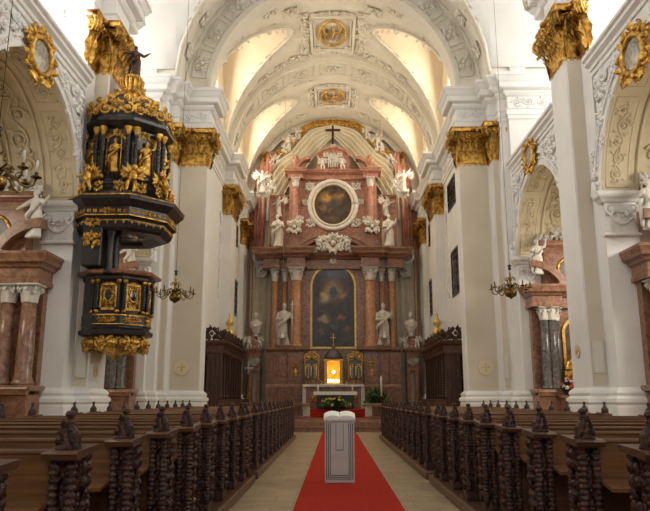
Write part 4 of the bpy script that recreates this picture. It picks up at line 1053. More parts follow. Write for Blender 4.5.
CORN = lambda z, k=1.: [(.006, z), (.05 * k, z), (.05 * k, z + .1 * k), (.012, z + .12 * k), (.012, z + .34 * k), (.1 * k, z + .38 * k), (.14 * k, z + .44 * k), (.28 * k, z + .48 * k), (.3 * k, z + .56 * k), (.36 * k, z + .66 * k), (.36 * k, z + .72 * k), (0, z + .76 * k)]
def side_altar(s, xc, yb, hw, label, key, colkey, zc0, zc1, cols, cleg, upper=True, paint='painting3'):
    """altar standing against a chapel wall at y = yb, facing the viewer"""
    t = thing('side_altar', label, 'altar', (s * xc, yb - .6, 0))
    X = lambda a: s * (xc + a)
    m = MB(); m.box(X(-hw * .55), X(hw * .55), yb - 1.5, yb - .6, 0, 1.6); m.box(X(-hw * .6), X(hw * .6), yb - 1.55, yb - .55, 1.6, 1.7); m.build('altar_table', key, t)
    m = MB()
    for e in (-1, 1):
        a, b = sorted((X(e * hw), X(e * (hw - cleg)))); m.bbox(a, b, yb - 1.0, yb, 0, zc0 - .25, .03)
        m.sweep([(0, zc0 - .3), (.1, zc0 - .26), (.12, zc0 - .1), (.05, zc0), (-.3, zc0)], [(b, yb), (b, yb - 1.0), (a, yb - 1.0), (a, yb)][::-1] if False else [(b, yb - .99), (a, yb - .99)])
        m.bbox(a - .08, b + .08, yb - 1.08, yb, zc0 - .16, zc0, .03)
        m.bbox(a - .06, b + .06, yb - 1.06, yb, .0, .5, .03)
    a, b = sorted((X(-hw + .1), X(hw - .1))); m.box(a, b, yb - .3, yb, 0, zc1 + .3)
    m.build('base', key, t)
    for e in (-1, 1):
        for (dx, dy, r) in cols:
            x = X(e * (hw - dx)); y = yb - dy
            column_mb(x, y, zc0, zc1 - .55, r).build('column', colkey, t)
            capital_mb(x, y, zc1 - .55, zc1, r).build('capital', 'statue', t)
    m = MB()
    a, b = X(-hw) if s > 0 else X(hw), X(hw) if s > 0 else X(-hw)
    L0, L1 = sorted((X(-hw), X(hw)))
    i0, i1 = L0 + cleg, L1 - cleg
    pth = [(L1, yb), (L1, yb - 1.0), (i1, yb - 1.0), (i1, yb - .45), (i0, yb - .45), (i0, yb - 1.0), (L0, yb - 1.0), (L0, yb)]
    m.zprism(pth, zc1, zc1 + .95); m.sweep([(o * .7, z) for o, z in CORN(zc1, 1.25)], pth)
    m.build('entablature', key, t)
    # framed picture between the columns
    hw2 = hw - cleg - .1
    m = MB(); fm = frame((s * xc, yb - .32, 0), (1, 0, 0), (0, 0, 1), (0, -1, 0))
    zt = zc1 - .4 - hw2
    m.arch(fm, 0, zt, hw2 - .12, hw2 - .12, .12, -.02, .14, 20)
    for e in (-1, 1): m.prism([(e * (hw2 - .12), zc0 - .1), (e * hw2, zc0 - .1), (e * hw2, zt), (e * (hw2 - .12), zt)], lambda u, v: fm(u, v, -.02), lambda u, v: fm(u, v, .14))
    m.prism([(-hw2, zc0 - .2), (hw2, zc0 - .2), (hw2, zc0 - .08), (-hw2, zc0 - .08)], lambda u, v: fm(u, v, -.02), lambda u, v: fm(u, v, .14)); m.build('picture_frame', 'goldtrim', t)
    m = MB(); P = [(-hw2 + .1, zc0 - .1), (hw2 - .1, zc0 - .1)] + [((hw2 - .1) * cos(q), zt + (hw2 - .1) * sin(q)) for q in [pi * k / 16 for k in range(17)]]
    m.prism(P, lambda u, v: fm(u, v, 0), lambda u, v: fm(u, v, .04)); m.build('picture', paint, t)
    if upper:
        z = zc1 + .95
        m = MB(); m.box(s * xc - hw * .62, s * xc + hw * .62, yb - .5, yb, z, z + 1.45)
        pt = [(s * xc + hw * .62, yb), (s * xc + hw * .62, yb - .5), (s * xc - hw * .62, yb - .5), (s * xc - hw * .62, yb)]
        m.sweep(CORN(z + 1.4, .7), pt)
        for e in (-1, 1):                                # broken pediment sweeps
            fq = frame((s * xc + e * hw * .98, yb - .95, z), (-e, 0, 0), (0, 0, 1), (0, 1, 0))
            m.arch(fq, 0, -.6, 1.35, 1.35, .28, 0, .5, 14, radians(30), radians(88))
        m.build('upper_stage', key, t)
        m = MB(); fu = frame((s * xc, yb - .5, z + .72), (1, 0, 0), (0, 0, 1), (0, -1, 0))
        m.tube([fu(.42 * hw * cos(q) * .8, .52 * sin(q), .02) for q in [2 * pi * k / 20 for k in range(21)]], .06, 6); m.build('upper_frame', 'gold', t)
        m = MB(); m.prism([(.42 * hw * cos(q) * .8, .5 * sin(q)) for q in [2 * pi * k / 20 for k in range(20)]], lambda u, v: fu(u, v, 0), lambda u, v: fu(u, v, .02)); m.build('upper_picture', 'painting3', t)
        for e in (-1, 1):
            m = MB(); figure(m, (s * xc + e * hw * .80, yb - .75, z + .45), 1.5, -pi / 2 - e * .3, 60 + (e > 0), 'wide' if e > 0 else 'up'); m.build('statue', 'statue', t)
        m = MB(); fu = frame((s * xc, yb - .3, z + 2.1), (1, 0, 0), (0, 0, 1), (0, -1, 0)); m.cluster(fu, 0, .1, .5)
        for e in (-1, 1): putto(m, (s * xc + e * .75, yb - .35, z + 1.95), .8, -pi / 2, 3 + e); m.cluster(fu, e * 1.1, -.1, .35)
        m.build('crowning_relief', 'statue', t)
    return t
side_altar(1, 10.4, 19.2, 1.75, 'red marble side altar in the near chapel opposite the pulpit, cut by the picture edge', 'marbledark', 'marblebrown', 1.95, 4.85, [(.38, .72, .22), (.8, .5, .18)], 1.0)
side_altar(-1, 10.35, 20.0, 1.8, 'red marble side altar with paired columns in the near chapel beside the pulpit', 'marbledark', 'marblebrown', 1.95, 4.85, [(.30, .72, .24), (.92, .72, .22)], 1.2)
side_altar(1, 10.2, 28.6, 1.95, 'red marble side altar with dark columns and flowers seen through the far chapel arch', 'marble', 'greycol', 1.95, 5.3, [(.48, .75, .19), (.80, .75, .19), (1.05, .5, .16)], 1.2)
side_altar(-1, 10.2, 28.6, 1.95, 'dark side altar glimpsed below and behind the pulpit, in the far chapel', 'marble', 'greycol', 1.95, 5.3, [(.48, .75, .19), (.80, .75, .19), (1.05, .5, .16)], 1.2)

def bouquet(c, R, label, name='flower_arrangement', keys=('red', 'pinkpetal'), pot='iron', n=34, seed=1, flat=1., wide=1.):
    t = thing(name, label, 'flowers', c); rg = random.Random(seed)
    m = MB(); m.lathe([(0, 0), (R * .3, 0), (R * .42, R * .3), (R * .36, R * .5), (R * .42, R * .55), (0, R * .55)], 12, c); m.build('vase', pot, t)
    g = MB()
    for k in range(60):
        a = rg.uniform(0, 2 * pi); e = rg.uniform(.05, 1.2); d = Vector((cos(a) * cos(e) * wide, sin(a) * cos(e), sin(e) * flat)); o = d.orthogonal().normalized()
        f_ = frame(Vector(c) + Vector((0, 0, R * .5)) + d * R * .2, d, o, d.cross(o)); g.leaf(f_, 0, 0, 0, R * rg.uniform(.6, 1.), R * .22, R * .05)
    g.build('foliage', 'green', t)
    for q, key in enumerate(keys):
        f = MB()
        for k in range(n // len(keys)):
            a = rg.uniform(0, 2 * pi); e = rg.uniform(.1, 1.3); d = Vector((cos(a) * cos(e) * wide, sin(a) * cos(e), sin(e) * flat)); p = Vector(c) + Vector((0, 0, R * .55)) + d * R * rg.uniform(.65, .95)
            f.ell(p, R * .13, R * .13, R * .10, 7, 5)
            for w in range(5): o = d.orthogonal().normalized(); b = d.cross(o); f.leaf(frame(p, o, b, d), 0, 0, 2 * pi * w / 5, R * .2, R * .15, R * .03)
        f.build('blossom', key, t)
    return t
bouquet((9.4, 27.35, 1.7), .46, 'red and white flowers on the side altar seen through the far chapel arch')
t = thing('altar_figure', 'gilded figure standing amid flowers on the far side altar', 'statue', (9.75, 27.65, 1.7))
m = MB(); figure(m, (9.75, 27.68, 1.7), 1.75, -pi / 2, 8, 'staff'); m.build('figure', 'gold', t)

# ------------------------------------------------------------------ high altar
# the sanctuary below is built smaller and nearer, then scaled up about the camera at the end of this section
SS = 1.137; BEFORE = set(bpy.data.objects)
K = .954; YR = 41.6
zz = lambda z: (z - 1.6) * K + 1.6
t = thing('high_altar', 'towering red marble high altar with two paintings filling the end of the church', 'altar', (0, YR, .6))
def pm(fn, name, key, par=t):
    m = MB(); fn(m); return m.build(name, key, par)
def f_base(m):
    z1 = zz(4.44)
    for s in (-1, 1):
        a, b = sorted((s * 1.40, s * 4.04)); m.box(a, b, YR - 1.0, YR + .7, .6, z1)
        for (c, w, d) in ((2.28, .95, 1.15), (3.62, .55, 1.08)):
            m.bbox(s * c - w / 2, s * c + w / 2, YR - d, YR, .6, z1, .02)
            m.sweep([(0, z1 - .02), (.05, z1), (.1, z1 + .1), (.16, z1 + .14), (.16, z1 + .26), (-.3, z1 + .28)], [(s * c + w / 2, YR), (s * c + w / 2, YR - d), (s * c - w / 2, YR - d), (s * c - w / 2, YR)])
            m.sweep([(0, .6), (.14, .6), (.14, zz(2.3)), (.05, zz(2.42)), (0, zz(2.45))], [(s * c + w / 2, YR), (s * c + w / 2, YR - d), (s * c - w / 2, YR - d), (s * c - w / 2, YR)])
        m.sweep([(0, z1), (.05, z1), (.1, z1 + .1), (.16, z1 + .14), (.16, z1 + .26), (-.3, z1 + .28)], [(b, YR - 1.0), (a, YR - 1.0)])
        m.sweep([(0, .6), (.14, .6), (.14, zz(2.3)), (.05, zz(2.42)), (0, zz(2.45))], [(b, YR - 1.0), (a, YR - 1.0)])
    m.box(-1.4, 1.4, YR - .2, YR + .7, .6, zz(4.75))
pm(f_base, 'base', 'marbledark')
if True:
    for s in (-1, 1):
        for (c, w, y) in ((2.28, .62, YR - 1.16), (3.05, .4, YR - 1.01), (3.96, .1, YR - 1.01)):
            m = MB(); m.bbox(s * c - w / 2, s * c + w / 2, y, y + .04, zz(2.65), zz(4.25)); m.build('base_panel', 'marble', t)
if True:
    for s in (-1, 1):
        m = MB()
        fm = frame((s * 2.28, YR - 1.2, zz(3.45)), (1, 0, 0), (0, 0, 1), (0, -1, 0))
        m.cluster(fm, 0, .2, .22); m.leaf(fm, 0, 0, -pi / 2, .6, .2); m.cluster(fm, 0, -.45, .13); m.build('gilt_ornament', 'gold', t)
def f_back(m):
    m.box(-3.95, 3.95, YR + .1, YR + .7, zz(4.4), zz(9.9)); m.box(-2.85, -1.42, YR - .2, YR + .2, zz(4.4), zz(9.9)); m.box(1.42, 2.85, YR - .2, YR + .2, zz(4.4), zz(9.9))
    m.archwall(frame((0, YR - .2, 0), (1, 0, 0), (0, 0, 1), (0, 1, 0)), -1.42, 1.42, zz(4.7), zz(10.3), 0, 1.42, zz(8.75), 0, .3, 24, 1.42)
pm(f_back, 'back_wall', 'marble')
Z0, Z1, Z2 = zz(4.72), zz(9.05), zz(9.88)
for s in (-1, 1):
    for (x, y, r) in ((2.28, YR - .72, .36), (3.64, YR - .42, .2), (3.02, YR - .22, .17)):
        column_mb(s * x, y, Z0, Z1, r, 20).build('column', 'marblecol', t)
        capital_mb(s * x, y, Z1, Z2, r).build('capital', 'statue', t)
def ent_path(hw): 
    P = []
    R_ = [(4.32, YR + .2), (4.32, YR - .85), (3.38, YR - .85), (3.38, YR - .45), (2.82, YR - .45), (2.82, YR - 1.15), (1.74, YR - 1.15), (1.74, YR - .4)]
    return R_ + [(-x, y) for x, y in R_[::-1]]
def f_ent(m):
    P = ent_path(0); z = Z2; k = 1.18
    m.zprism(P, z, zz(11.2))
    m.sweep([(o * 1.1, zz(9.88) + (q - 0) * 1.0) for o, q in CORN(0, 1.65)], P)
pm(f_ent, 'entablature', 'marble')
def f_ped(m):                                            # curved broken pediment over the picture
    fm = frame((0, YR - .75, 0), (1, 0, 0), (0, 0, 1), (0, 1, 0))
    for a0, a1 in ((radians(38), radians(76)), (radians(104), radians(142))): m.arch(fm, 0, zz(8.55), 3.1, 3.1, .3, -.3, .7, 14, a0, a1); m.arch(fm, 0, zz(8.55), 3.34, 3.34, .12, -.42, .7, 14, a0, a1)
    m.box(-2.75, 2.75, YR - .3, YR + .7, zz(11.1), zz(12.4)); m.box(-4.1, 4.1, YR + .0, YR + .7, zz(11.1), zz(11.7))
pm(f_ped, 'pediment', 'marble')
def f_upper(m):
    m.box(-2.75, 2.75, YR - .05, YR + .7, zz(12.3), zz(16.3))
    for s in (-1, 1):
        a, b = sorted((s * 2.1, s * 2.8)); m.box(a, b, YR - .3, YR, zz(12.3), zz(16.3))
        a, b = sorted((s * 2.75, s * 4.1)); m.box(a, b, YR + .2, YR + .7, zz(11.6), zz(14.9))
        m.sweep(CORN(zz(14.7), .5), [(b, YR + .2), (a, YR + .2)])
    m.sweep(CORN(zz(16.1), .85), [(2.85, YR + .5), (2.85, YR - .55), (1.95, YR - .55), (1.95, YR - .2), (-1.95, YR - .2), (-1.95, YR - .55), (-2.85, YR - .55), (-2.85, YR + .5)])
    m.zprism([(2.85, YR + .5), (2.85, YR - .55), (1.95, YR - .55), (1.95, YR - .2), (-1.95, YR - .2), (-1.95, YR - .55), (-2.85, YR - .55), (-2.85, YR + .5)], zz(16.12), zz(16.72))
    P = [(-1.08, zz(16.7)), (1.08, zz(16.7)), (1.08, zz(17.75))] + [(1.08 * cos(a), zz(17.75) + .62 * sin(a)) for a in [pi * i / 14 for i in range(1, 14)]] + [(-1.08, zz(17.75))]
    m.prism(P, lambda a, b: (a, YR - .1, b), lambda a, b: (a, YR + .5, b))
    fm = frame((0, YR - .1, 0), (1, 0, 0), (0, 0, 1), (0, -1, 0)); m.arch(fm, 0, zz(17.75), 1.0, .55, .14, 0, .14, 20)
    for e in (-1, 1): m.arch(frame((e * 2.3, YR - .2, zz(16.75)), (e, 0, 0), (0, 0, 1), (0, 1, 0)), -.75, 0, .7, .7, .2, -.25, .4, 12, 0, radians(95))
pm(f_upper, 'upper_stage', 'marblepink')
for s in (-1, 1):
    column_mb(s * 2.4, YR - .42, zz(12.75), zz(15.5), .19, 16).build('upper_column', 'marblepink', t)
    capital_mb(s * 2.4, YR - .42, zz(15.5), zz(16.12), .2).build('upper_capital', 'statue', t)
# arched picture
fm = frame((0, YR - .24, 0), (1, 0, 0), (0, 0, 1), (0, -1, 0))
m = MB(); m.arch(fm, 0, zz(8.75), 1.30, 1.30, .12, -.05, .1, 24)
for e in (-1, 1): m.prism([(e * 1.3, zz(4.75)), (e * 1.42, zz(4.75)), (e * 1.42, zz(8.75)), (e * 1.3, zz(8.75))], lambda u, v: fm(u, v, -.05), lambda u, v: fm(u, v, .1))
m.prism([(-1.42, zz(4.68)), (1.42, zz(4.68)), (1.42, zz(4.82)), (-1.42, zz(4.82))], lambda u, v: fm(u, v, -.05), lambda u, v: fm(u, v, .1)); m.build('picture_frame', 'goldtrim', t)
m = MB(); m.prism([(-1.31, zz(4.8)), (1.31, zz(4.8))] + [(1.31 * cos(q), zz(8.75) + 1.31 * sin(q)) for q in [pi * k / 20 for k in range(21)]], lambda u, v: fm(u, v, -.02), lambda u, v: fm(u, v, .03))
pa = tag(m.build('arched_painting', 'painting', t), 'dark arched altar painting')
# oval picture
fo = frame((0, YR - .1, zz(14.33)), (1, 0, 0), (0, 0, 1), (0, -1, 0))
m = MB()
for (a, b, r, w) in ((1.50, 1.60, .15, .06), (1.28, 1.38, .06, .12)): m.tube([fo(a * cos(q), b * sin(q), w) for q in [2 * pi * k / 40 for k in range(41)]], r, 7)
m.build('oval_frame', 'marblepink', t).data.materials[0] = M['statue']
m = MB(); m.prism([(1.26 * cos(q), 1.36 * sin(q)) for q in [2 * pi * k / 36 for k in range(36)]], lambda u, v: fo(u, v, 0), lambda u, v: fo(u, v, .05)); tag(m.build('oval_painting', 'painting2', t), 'dark oval painting')
m = MB(); m.tube([fo(1.22 * cos(q), 1.32 * sin(q), .07) for q in [2 * pi * k / 40 for k in range(41)]], .04, 5); m.build('oval_gilt_rim', 'goldtrim', t)
# white stucco ornament
rg = random.Random(3)
def orn(fn, name='stucco_ornament'): m = MB(); fn(m); m.build(name, 'statue', t)
for e in (-1, 1):
    orn(lambda m: m.cluster(fo, e * 1.45, -1.2, .36, rg)); orn(lambda m: m.cluster(fo, e * 1.5, 1.25, .34, rg))
    orn(lambda m: m.cluster(fo, e * 1.78, .2, .24, rg))
    def foot(m):
        fb = frame((e * 2.45, YR - .72, zz(12.55)), (1, 0, 0), (0, 0, 1), (0, -1, 0)); m.cluster(fb, 0, .1, .55, rg, 11); m.cluster(fb, e * -.35, .55, .3, rg)
    orn(foot)
fp = frame((0, YR - 1.05, zz(11.45)), (1, 0, 0), (0, 0, 1), (0, -1, 0))
def arms_(m):
    m.cluster(fp, 0, 0, .72, rg, 12); m.tube([fp(.42 * cos(q), .5 * sin(q), .1) for q in [2 * pi * k / 20 for k in range(21)]], .08, 6)
    for e in (-1, 1): m.cluster(fp, e * .75, -.2, .36, rg); m.cluster(fp, e * 1.2, -.42, .26, rg)
orn(arms_, 'pediment_cartouche')
ft = frame((0, YR - .12, zz(17.45)), (1, 0, 0), (0, 0, 1), (0, -1, 0))
def crown_(m):
    m.cluster(ft, 0, .15, .42, rg, 12)
    for k in range(5): m.tube([ft(-.28 + .14 * k, -.45, .08), ft(-.28 + .14 * k, .2, .08)], .05, 6)
    for e in (-1, 1): m.cluster(ft, e * .45, .42, .2, rg)
orn(crown_, 'crown_relief')
for e in (-1, 1):
    orn(lambda m: putto(m, fp(e * .68, -.25, .1), .75, -pi / 2, 5 + e), 'putto'); orn(lambda m: putto(m, ft(e * .66, -.55, .15), .75, -pi / 2, 12 + e), 'putto')
orn(lambda m: m.cluster(frame((0, YR - .5, zz(10.3)), (1, 0, 0), (0, 0, 1), (0, -1, 0)), 0, .1, .25, rg))
for e in (-1, 1):
    m = MB(); m.lathe([(0, 0), (.2, 0), (.2, .06), (.08, .12), (.12, .2), (.3, .42), (.32, .6), (.2, .72), (.12, .76), (.18, .84), (.1, .98), (0, 1.02)], 14, (e * 2.4, YR - .3, zz(16.78))); m.build('urn', 'marblepink', t)

def statue(x, y, z, h, label, seed, arms, key='statue', face=-pi / 2, wings=False, plinth=.12, name='saint_statue', cat='statue', grp=None):
    o = thing(name, label, cat, (x, y, z), grp)
    m = MB(); m.bbox(x - h * .17, x + h * .17, y - h * .1, y + h * .1, z, z + plinth, .02); m.build('plinth', 'marble' if key == 'statue' else key, o)
    m = MB(); figure(m, (x, y, z + plinth), h, face, seed, arms, wings=wings); m.build('figure', key, o)
    return o
P_, O_ = 'on the pulpit side', 'away from the pulpit'
statue(-3.02, YR - .76, zz(4.72) + .03, 2.55, 'white saint statue between the altar columns %s' % P_, 31, 'staff')
statue(3.02, YR - .76, zz(4.72) + .03, 2.55, 'white saint statue between the altar columns %s' % O_, 34, 'bless')
statue(-3.5, YR - .5, 10.78, 2.1, 'white statue on the altar cornice %s of the oval painting' % 'on the pulpit side', 36, 'pray')
statue(3.5, YR - .5, 10.78, 2.1, 'white statue on the altar cornice, away from the pulpit, beside the oval painting', 38, 'bless')
for e, lab in ((-1, P_), (1, O_)):
    o = thing('angel_figure', 'white winged angel on the red field beside the oval painting %s' % lab, 'angel', (e * 3.45, YR - .2, zz(13.4)))
    m = MB(); figure(m, (e * 3.45, YR - .18, zz(13.5)), 1.35, -pi / 2 + e * .6, 50 + e, 'wide', wings=True); m.build('figure', 'statue', o)
    o = thing('angel_figure', 'large white angel at the foot of the vault %s' % lab, 'angel', (e * 4.5, 40.9, zz(14.9)))
    m = MB(); figure(m, (e * 4.5, 40.6, zz(14.9)), 1.5, -pi / 2 - e * .3, 53 + e, 'wide', wings=True)
    for q in range(3): m.cluster(frame((e * (4.5 - .2 * q), 40.75, zz(14.9) + .3 * q), (1, 0, 0), (0, 0, 1), (0, -1, 0)), 0, 0, .4)
    m.build('figure', 'statue', o)

# dark crucifix in the crown of the drapery
o = thing('crucifix', 'dark wooden crucifix above the altar under the gold fringe', 'crucifix', (0, YR, zz(18.2)))
m = MB(); m.bbox(-.07, .07, YR + .1, YR + .22, 17.62, zz(20.15), .01); m.bbox(-.5, .5, YR + .1, YR + .22, zz(19.75), zz(19.75) + .14, .01); m.build('cross', 'carved', o)
m = MB(); m.cluster(frame((0, YR + .08, 17.62), (1, 0, 0), (0, 0, 1), (0, -1, 0)), 0, .2, .2); m.build('foot_ornament', 'statue', o)

# ------------------------------------------------------------------ stucco curtain on the apse wall
cur = thing('stucco_curtain', 'cream stucco curtain with gold fringe parted behind the top of the altar', 'curtain', (0, 42.9, 12.))
def lerp(a, b, t): return a + (b - a) * t
def poly(P, t):
    n = len(P) - 1; k = min(n - 1, int(t * n)); f = t * n - k
    p0, p1, p2, p3 = P[max(k - 1, 0)], P[k], P[k + 1], P[min(k + 2, n)]
    return tuple(.5 * (2 * b + (c - a) * f + (2 * a - 5 * b + 4 * c - d) * f * f + (3 * b - a - 3 * c + d) * f ** 3) for a, b, c, d in zip(p0, p1, p2, p3))
TOP = [(0, 19.85), (1.5, 19.65), (2.3, 19.0), (3.1, 18.0), (4.0, 17.4), (4.5, 16.6), (4.75, 15.4)]
BOT = [(0, 18.9), (.9, 17.9), (1.6, 16.9), (2.2, 16.2), (2.9, 15.4), (3.3, 14.6), (3.7, 13.9)]
def sheet(mb, TOP, BOT, y, folds, amp, s, nt=40, nq=44, ph=0, along=True):
    vs = []; fs = []
    for i in range(nt + 1):
        a, b = poly(TOP, i / nt), poly(BOT, i / nt)
        for j in range(nq + 1):
            q = j / nq; w = sin((q if along else i / nt) * 2 * pi * folds + ph + 1.2 * sin(3 * (i / nt if along else q)))
            vs.append((s * lerp(b[0], a[0], q), y - amp * (w * (.6 + .4 * i / nt)) - (.5 * sin(pi * q) * .4), lerp(b[1], a[1], q)))
    for i in range(nt):
        for j in range(nq): k = i * (nq + 1) + j; fs.append((k, k + 1, k + nq + 2, k + nq + 1))
    mb.add(vs, fs, True)
for s in (-1, 1):
    m = MB(); sheet(m, TOP, BOT, 42.7, 6.5, .27, s); m.build('curtain_half', 'cream', cur)
    m = MB(); sheet(m, [(3.9, 17.4), (4.3, 17.2), (4.75, 16.9)], [(3.3, 13.2), (4.3, 13.0), (4.9, 13.4)], 42.7, 4, .16, s, ph=1, along=False); m.build('curtain_fall', 'cream', cur)
    m = MB(); sheet(m, [(4.3, 17.5), (4.7, 17.2), (5.1, 16.2)], [(4.55, 10.5), (4.85, 10.2), (5.2, 10.4)], 42.7, 4, .14, s, ph=2, along=False); m.build('rose_lining', 'rose', cur)
    m = MB(); sheet(m, [(3.95, 17.75), (4.5, 17.45), (5.05, 16.5)], [(4.15, 15.4), (4.65, 15.0), (5.15, 15.2)], 42.3, 3, .12, s, ph=1, along=False); m.build('rose_knot', 'rose', cur)
    m = MB(); sheet(m, [(3.7, 13.4), (4.6, 13.4), (5.36, 13.4)], [(3.7, 3.5), (4.6, 3.4), (5.36, 3.5)], 42.95, 5, .10, s, ph=.5, along=False); m.build('lower_hanging', 'greenish', cur)
    m = MB()
    pts = [poly(TOP, i / 40 * .68) for i in range(41)]
    for i, (x, z) in enumerate(pts[:-1]):
        x2, z2 = pts[i + 1]; d = Vector((x2 - x, 0, z2 - z)).normalized(); n_ = Vector((-d.z, 0, d.x))
        for k in range(3): a = Vector((lerp(x, x2, k / 3), 0, lerp(z, z2, k / 3))); m.tube([(s * (a.x + n_.x * h), 42.52 - .04 * sin(k * 2 + i), a.z + n_.z * h) for h in (.12, .0, -.22)], [.05, .06, .035], 5)
    m.tube([(s * x, 42.45, z + .04) for x, z in pts], .07, 6); m.tube([(s * x, 42.45, z + .18) for x, z in pts], .06, 6)
    m.build('gold_fringe', 'gold', cur)
    m = MB(); f_ = frame((s * 4.4, 42.4, 17.0), (s, 0, 0), (0, 0, 1), (0, -1, 0))
    for k in range(7): m.tube([f_(-.25 + .1 * k, .5, .1), f_(-.3 + .12 * k, -.3, .15), f_(-.35 + .13 * k, -1.1, .1)], [.04, .07, .05], 5)
    m.cluster(f_, 0, .4, .4); m.build('gold_tassel', 'gold', cur)
    for k, (x, z, h) in enumerate(((3.1, 17.95, 1.1), (4.15, 16.7, .9), (2.35, 18.75, .7))):
        o = thing('cherub', 'small white cherub %s of the curtain, %s' % (('holding the swag', 'at the tassel', 'near the crown')[k], P_ if s < 0 else O_), 'cherub', (s * x, 42.3, z))
        m = MB(); putto(m, (s * x, 42.25, z), h, -pi / 2, 70 + k + s); m.cluster(frame((s * x, 42.3, z), (1, 0, 0), (0, 0, 1), (0, -1, 0)), 0, 0, .35 * h); m.build('figure', 'statue', o)
    # scroll consoles on the side walls of the apse
    o = thing('wall_console', 'pale stucco scroll console beside the altar %s' % (P_ if s < 0 else O_), 'console', (s * 4.62, 42.3, 9.4))
    m = MB(); f_ = frame((s * 4.62, 42.1, 10.0), (s, 0, 0), (0, 0, 1), (0, -1, 0))
    for w in (-.1, .1, .3): m.spiral(f_, .05, .35, .45, 1.6, pi / 2, -1, .11, w, 22, False); m.spiral(f_, -.1, -.55, .3, 1.5, -pi / 2, -1, .09, w, 18, False)
    m.cluster(f_, 0, .1, .45); m.bbox(s * 4.62 - .55, s * 4.62 + .55, 41.9, 42.7, 10.75, 10.95, .03); m.box(s * 4.62 - .35, s * 4.62 + .35, 42.3, 42.7, 9.2, 10.8); m.build('scroll', 'stucco', o)

# ------------------------------------------------------------------ doorways with busts either side of the high altar
for s in (-1, 1):
    lab = P_ if s < 0 else O_
    o = thing('marble_portal', 'brown marble portal with heart shaped cartouche %s' % lab, 'portal', (s * 4.77, 41.3, .6))
    m = MB(); X0, X1 = 4.42, 5.12
    for (a, b) in ((X0, X0 + .22), (X1 - .22, X1)): m.bbox(min(s * a, s * b), max(s * a, s * b), 40.9, 41.7, .6, zz(3.3), .02)
    m.box(min(s * X0, s * X1), max(s * X0, s * X1), 40.9, 41.7, zz(3.3), zz(4.5))
    P = [(max(s * X0, s * X1), 41.7), (max(s * X0, s * X1), 40.9), (min(s * X0, s * X1), 40.9), (min(s * X0, s * X1), 41.7)]
    m.sweep(CORN(zz(4.25), .5), P); m.build('surround', 'marbledark', o)
    m = MB(); m.box(min(s * (X0 + .22), s * (X1 - .22)), max(s * (X0 + .22), s * (X1 - .22)), 41.4, 41.5, .6, zz(3.3)); m.build('door', 'greenish', o)
    m = MB(); f_ = frame((s * 4.77, 40.88, zz(3.85)), (1, 0, 0), (0, 0, 1), (0, -1, 0))
    m.prism([(.30 * sin(q) ** 3 * 1.25, .26 * (cos(q) - .36 * cos(2 * q) - .12 * cos(3 * q))) for q in [2 * pi * k / 28 for k in range(28)]], lambda a, b: f_(a, b, 0), lambda a, b: f_(a, b, .08)); m.build('heart_cartouche', 'marblegrey', o)
    z = 4.53
    m = MB(); m.lathe([(0, 0), (.42, 0), (.42, .1), (.32, .2), (.26, .6), (.36, .7), (.36, .78), (0, .78)], 4, (s * 4.77, 41.3, z), smooth=False, rot=pi / 4); m.build('pedestal', 'marble', o)
    b = thing('portrait_bust', 'pale marble bust on its pedestal above the portal %s' % lab, 'bust', (s * 4.77, 41.3, z + .78))
    m = MB(); m.lathe([(0, 0), (.17, 0), (.17, .06), (.1, .12), (.2, .3), (.34, .55), (.41, .78), (.36, .92), (.13, 1.0), (.10, 1.12), (0, 1.14)], 16, (s * 4.77, 41.3, z + .78), 1., .6); m.ell((s * 4.77, 41.28, z + 2.06), .15, .17, .21, 10, 8); m.ell((s * 4.77, 41.33, z + 2.12), .165, .165, .18, 10, 7); m.ell((s * 4.77, 41.10, z + 2.04), .03, .05, .05, 6, 4); m.tube([(s * 4.77 - .36, 41.2, z + 1.55), (s * 4.77, 41.08, z + 1.35), (s * 4.77 + .33, 41.2, z + 1.6)], [.06, .09, .06], 7); m.build('bust', 'statue', b); 
    for e in (-1, 1):
        a = thing('seated_angel', 'small pale angel beside the portal bust %s, %s it' % (lab, 'outside' if e * s > 0 else 'inside'), 'angel', (s * 4.77 + e * .40, 41.2, z))
        m = MB(); putto(m, (s * 4.77 + e * .36, 41.0, z + .06), .72, -pi / 2 - e * .5, 90 + e + s); m.build('figure', 'statue', a)

# ------------------------------------------------------------------ mensa, tabernacle, reliquaries, candles
o = thing('altar_mensa', 'stone altar table with pale edge below the glowing tabernacle', 'altar table', (0, 39.9, .6))
m = MB(); m.bbox(-1.7, 1.7, 39.1, 40.2, .9, 2.22, .02); m.box(-1.3, 1.3, 40.1, 40.9, .6, 2.24); m.box(-1.75, 1.75, 38.7, 40.2, .6, .9); m.build('block', 'marble', o)
m = MB(); m.bbox(-1.77, 1.77, 38.95, 40.27, 2.22, 2.36, .02); m.box(-1.3, 1.3, 40.2, 40.9, 2.24, 2.36)
for e in (-1, 1): m.bbox(e * 1.68 - .1, e * 1.68 + .1, 39.04, 39.12, .9, 2.22, .01)
m.build('table_slab', 'statue', o)
m = MB()
for k in range(3): f_ = frame((-1.05 + 1.05 * k, 39.09, 1.55), (1, 0, 0), (0, 0, 1), (0, -1, 0)); m.cluster(f_, 0, 0, .22)
m.build('gilt_relief', 'gold', o)
for e in (-1, 1): m = MB(); m.bbox(e * .62, e * 1.75, 39.93, 40.25, 2.36, 2.62, .02); m.build('gradine', 'marbledark', o)
tb = thing('tabernacle', 'domed tabernacle glowing amber on the high altar', 'tabernacle', (0, 40.4, 2.36))
m = MB()
for e in (-1, 1):
    m.bbox(e * .46 - .08, e * .46 + .08, 40.0, 40.8, 2.36, 3.75, .01); m.lathe([(.05, 2.36), (.055, 2.45), (.045, 3.6), (.06, 3.72)], 8, (e * .40, 39.98, 0))
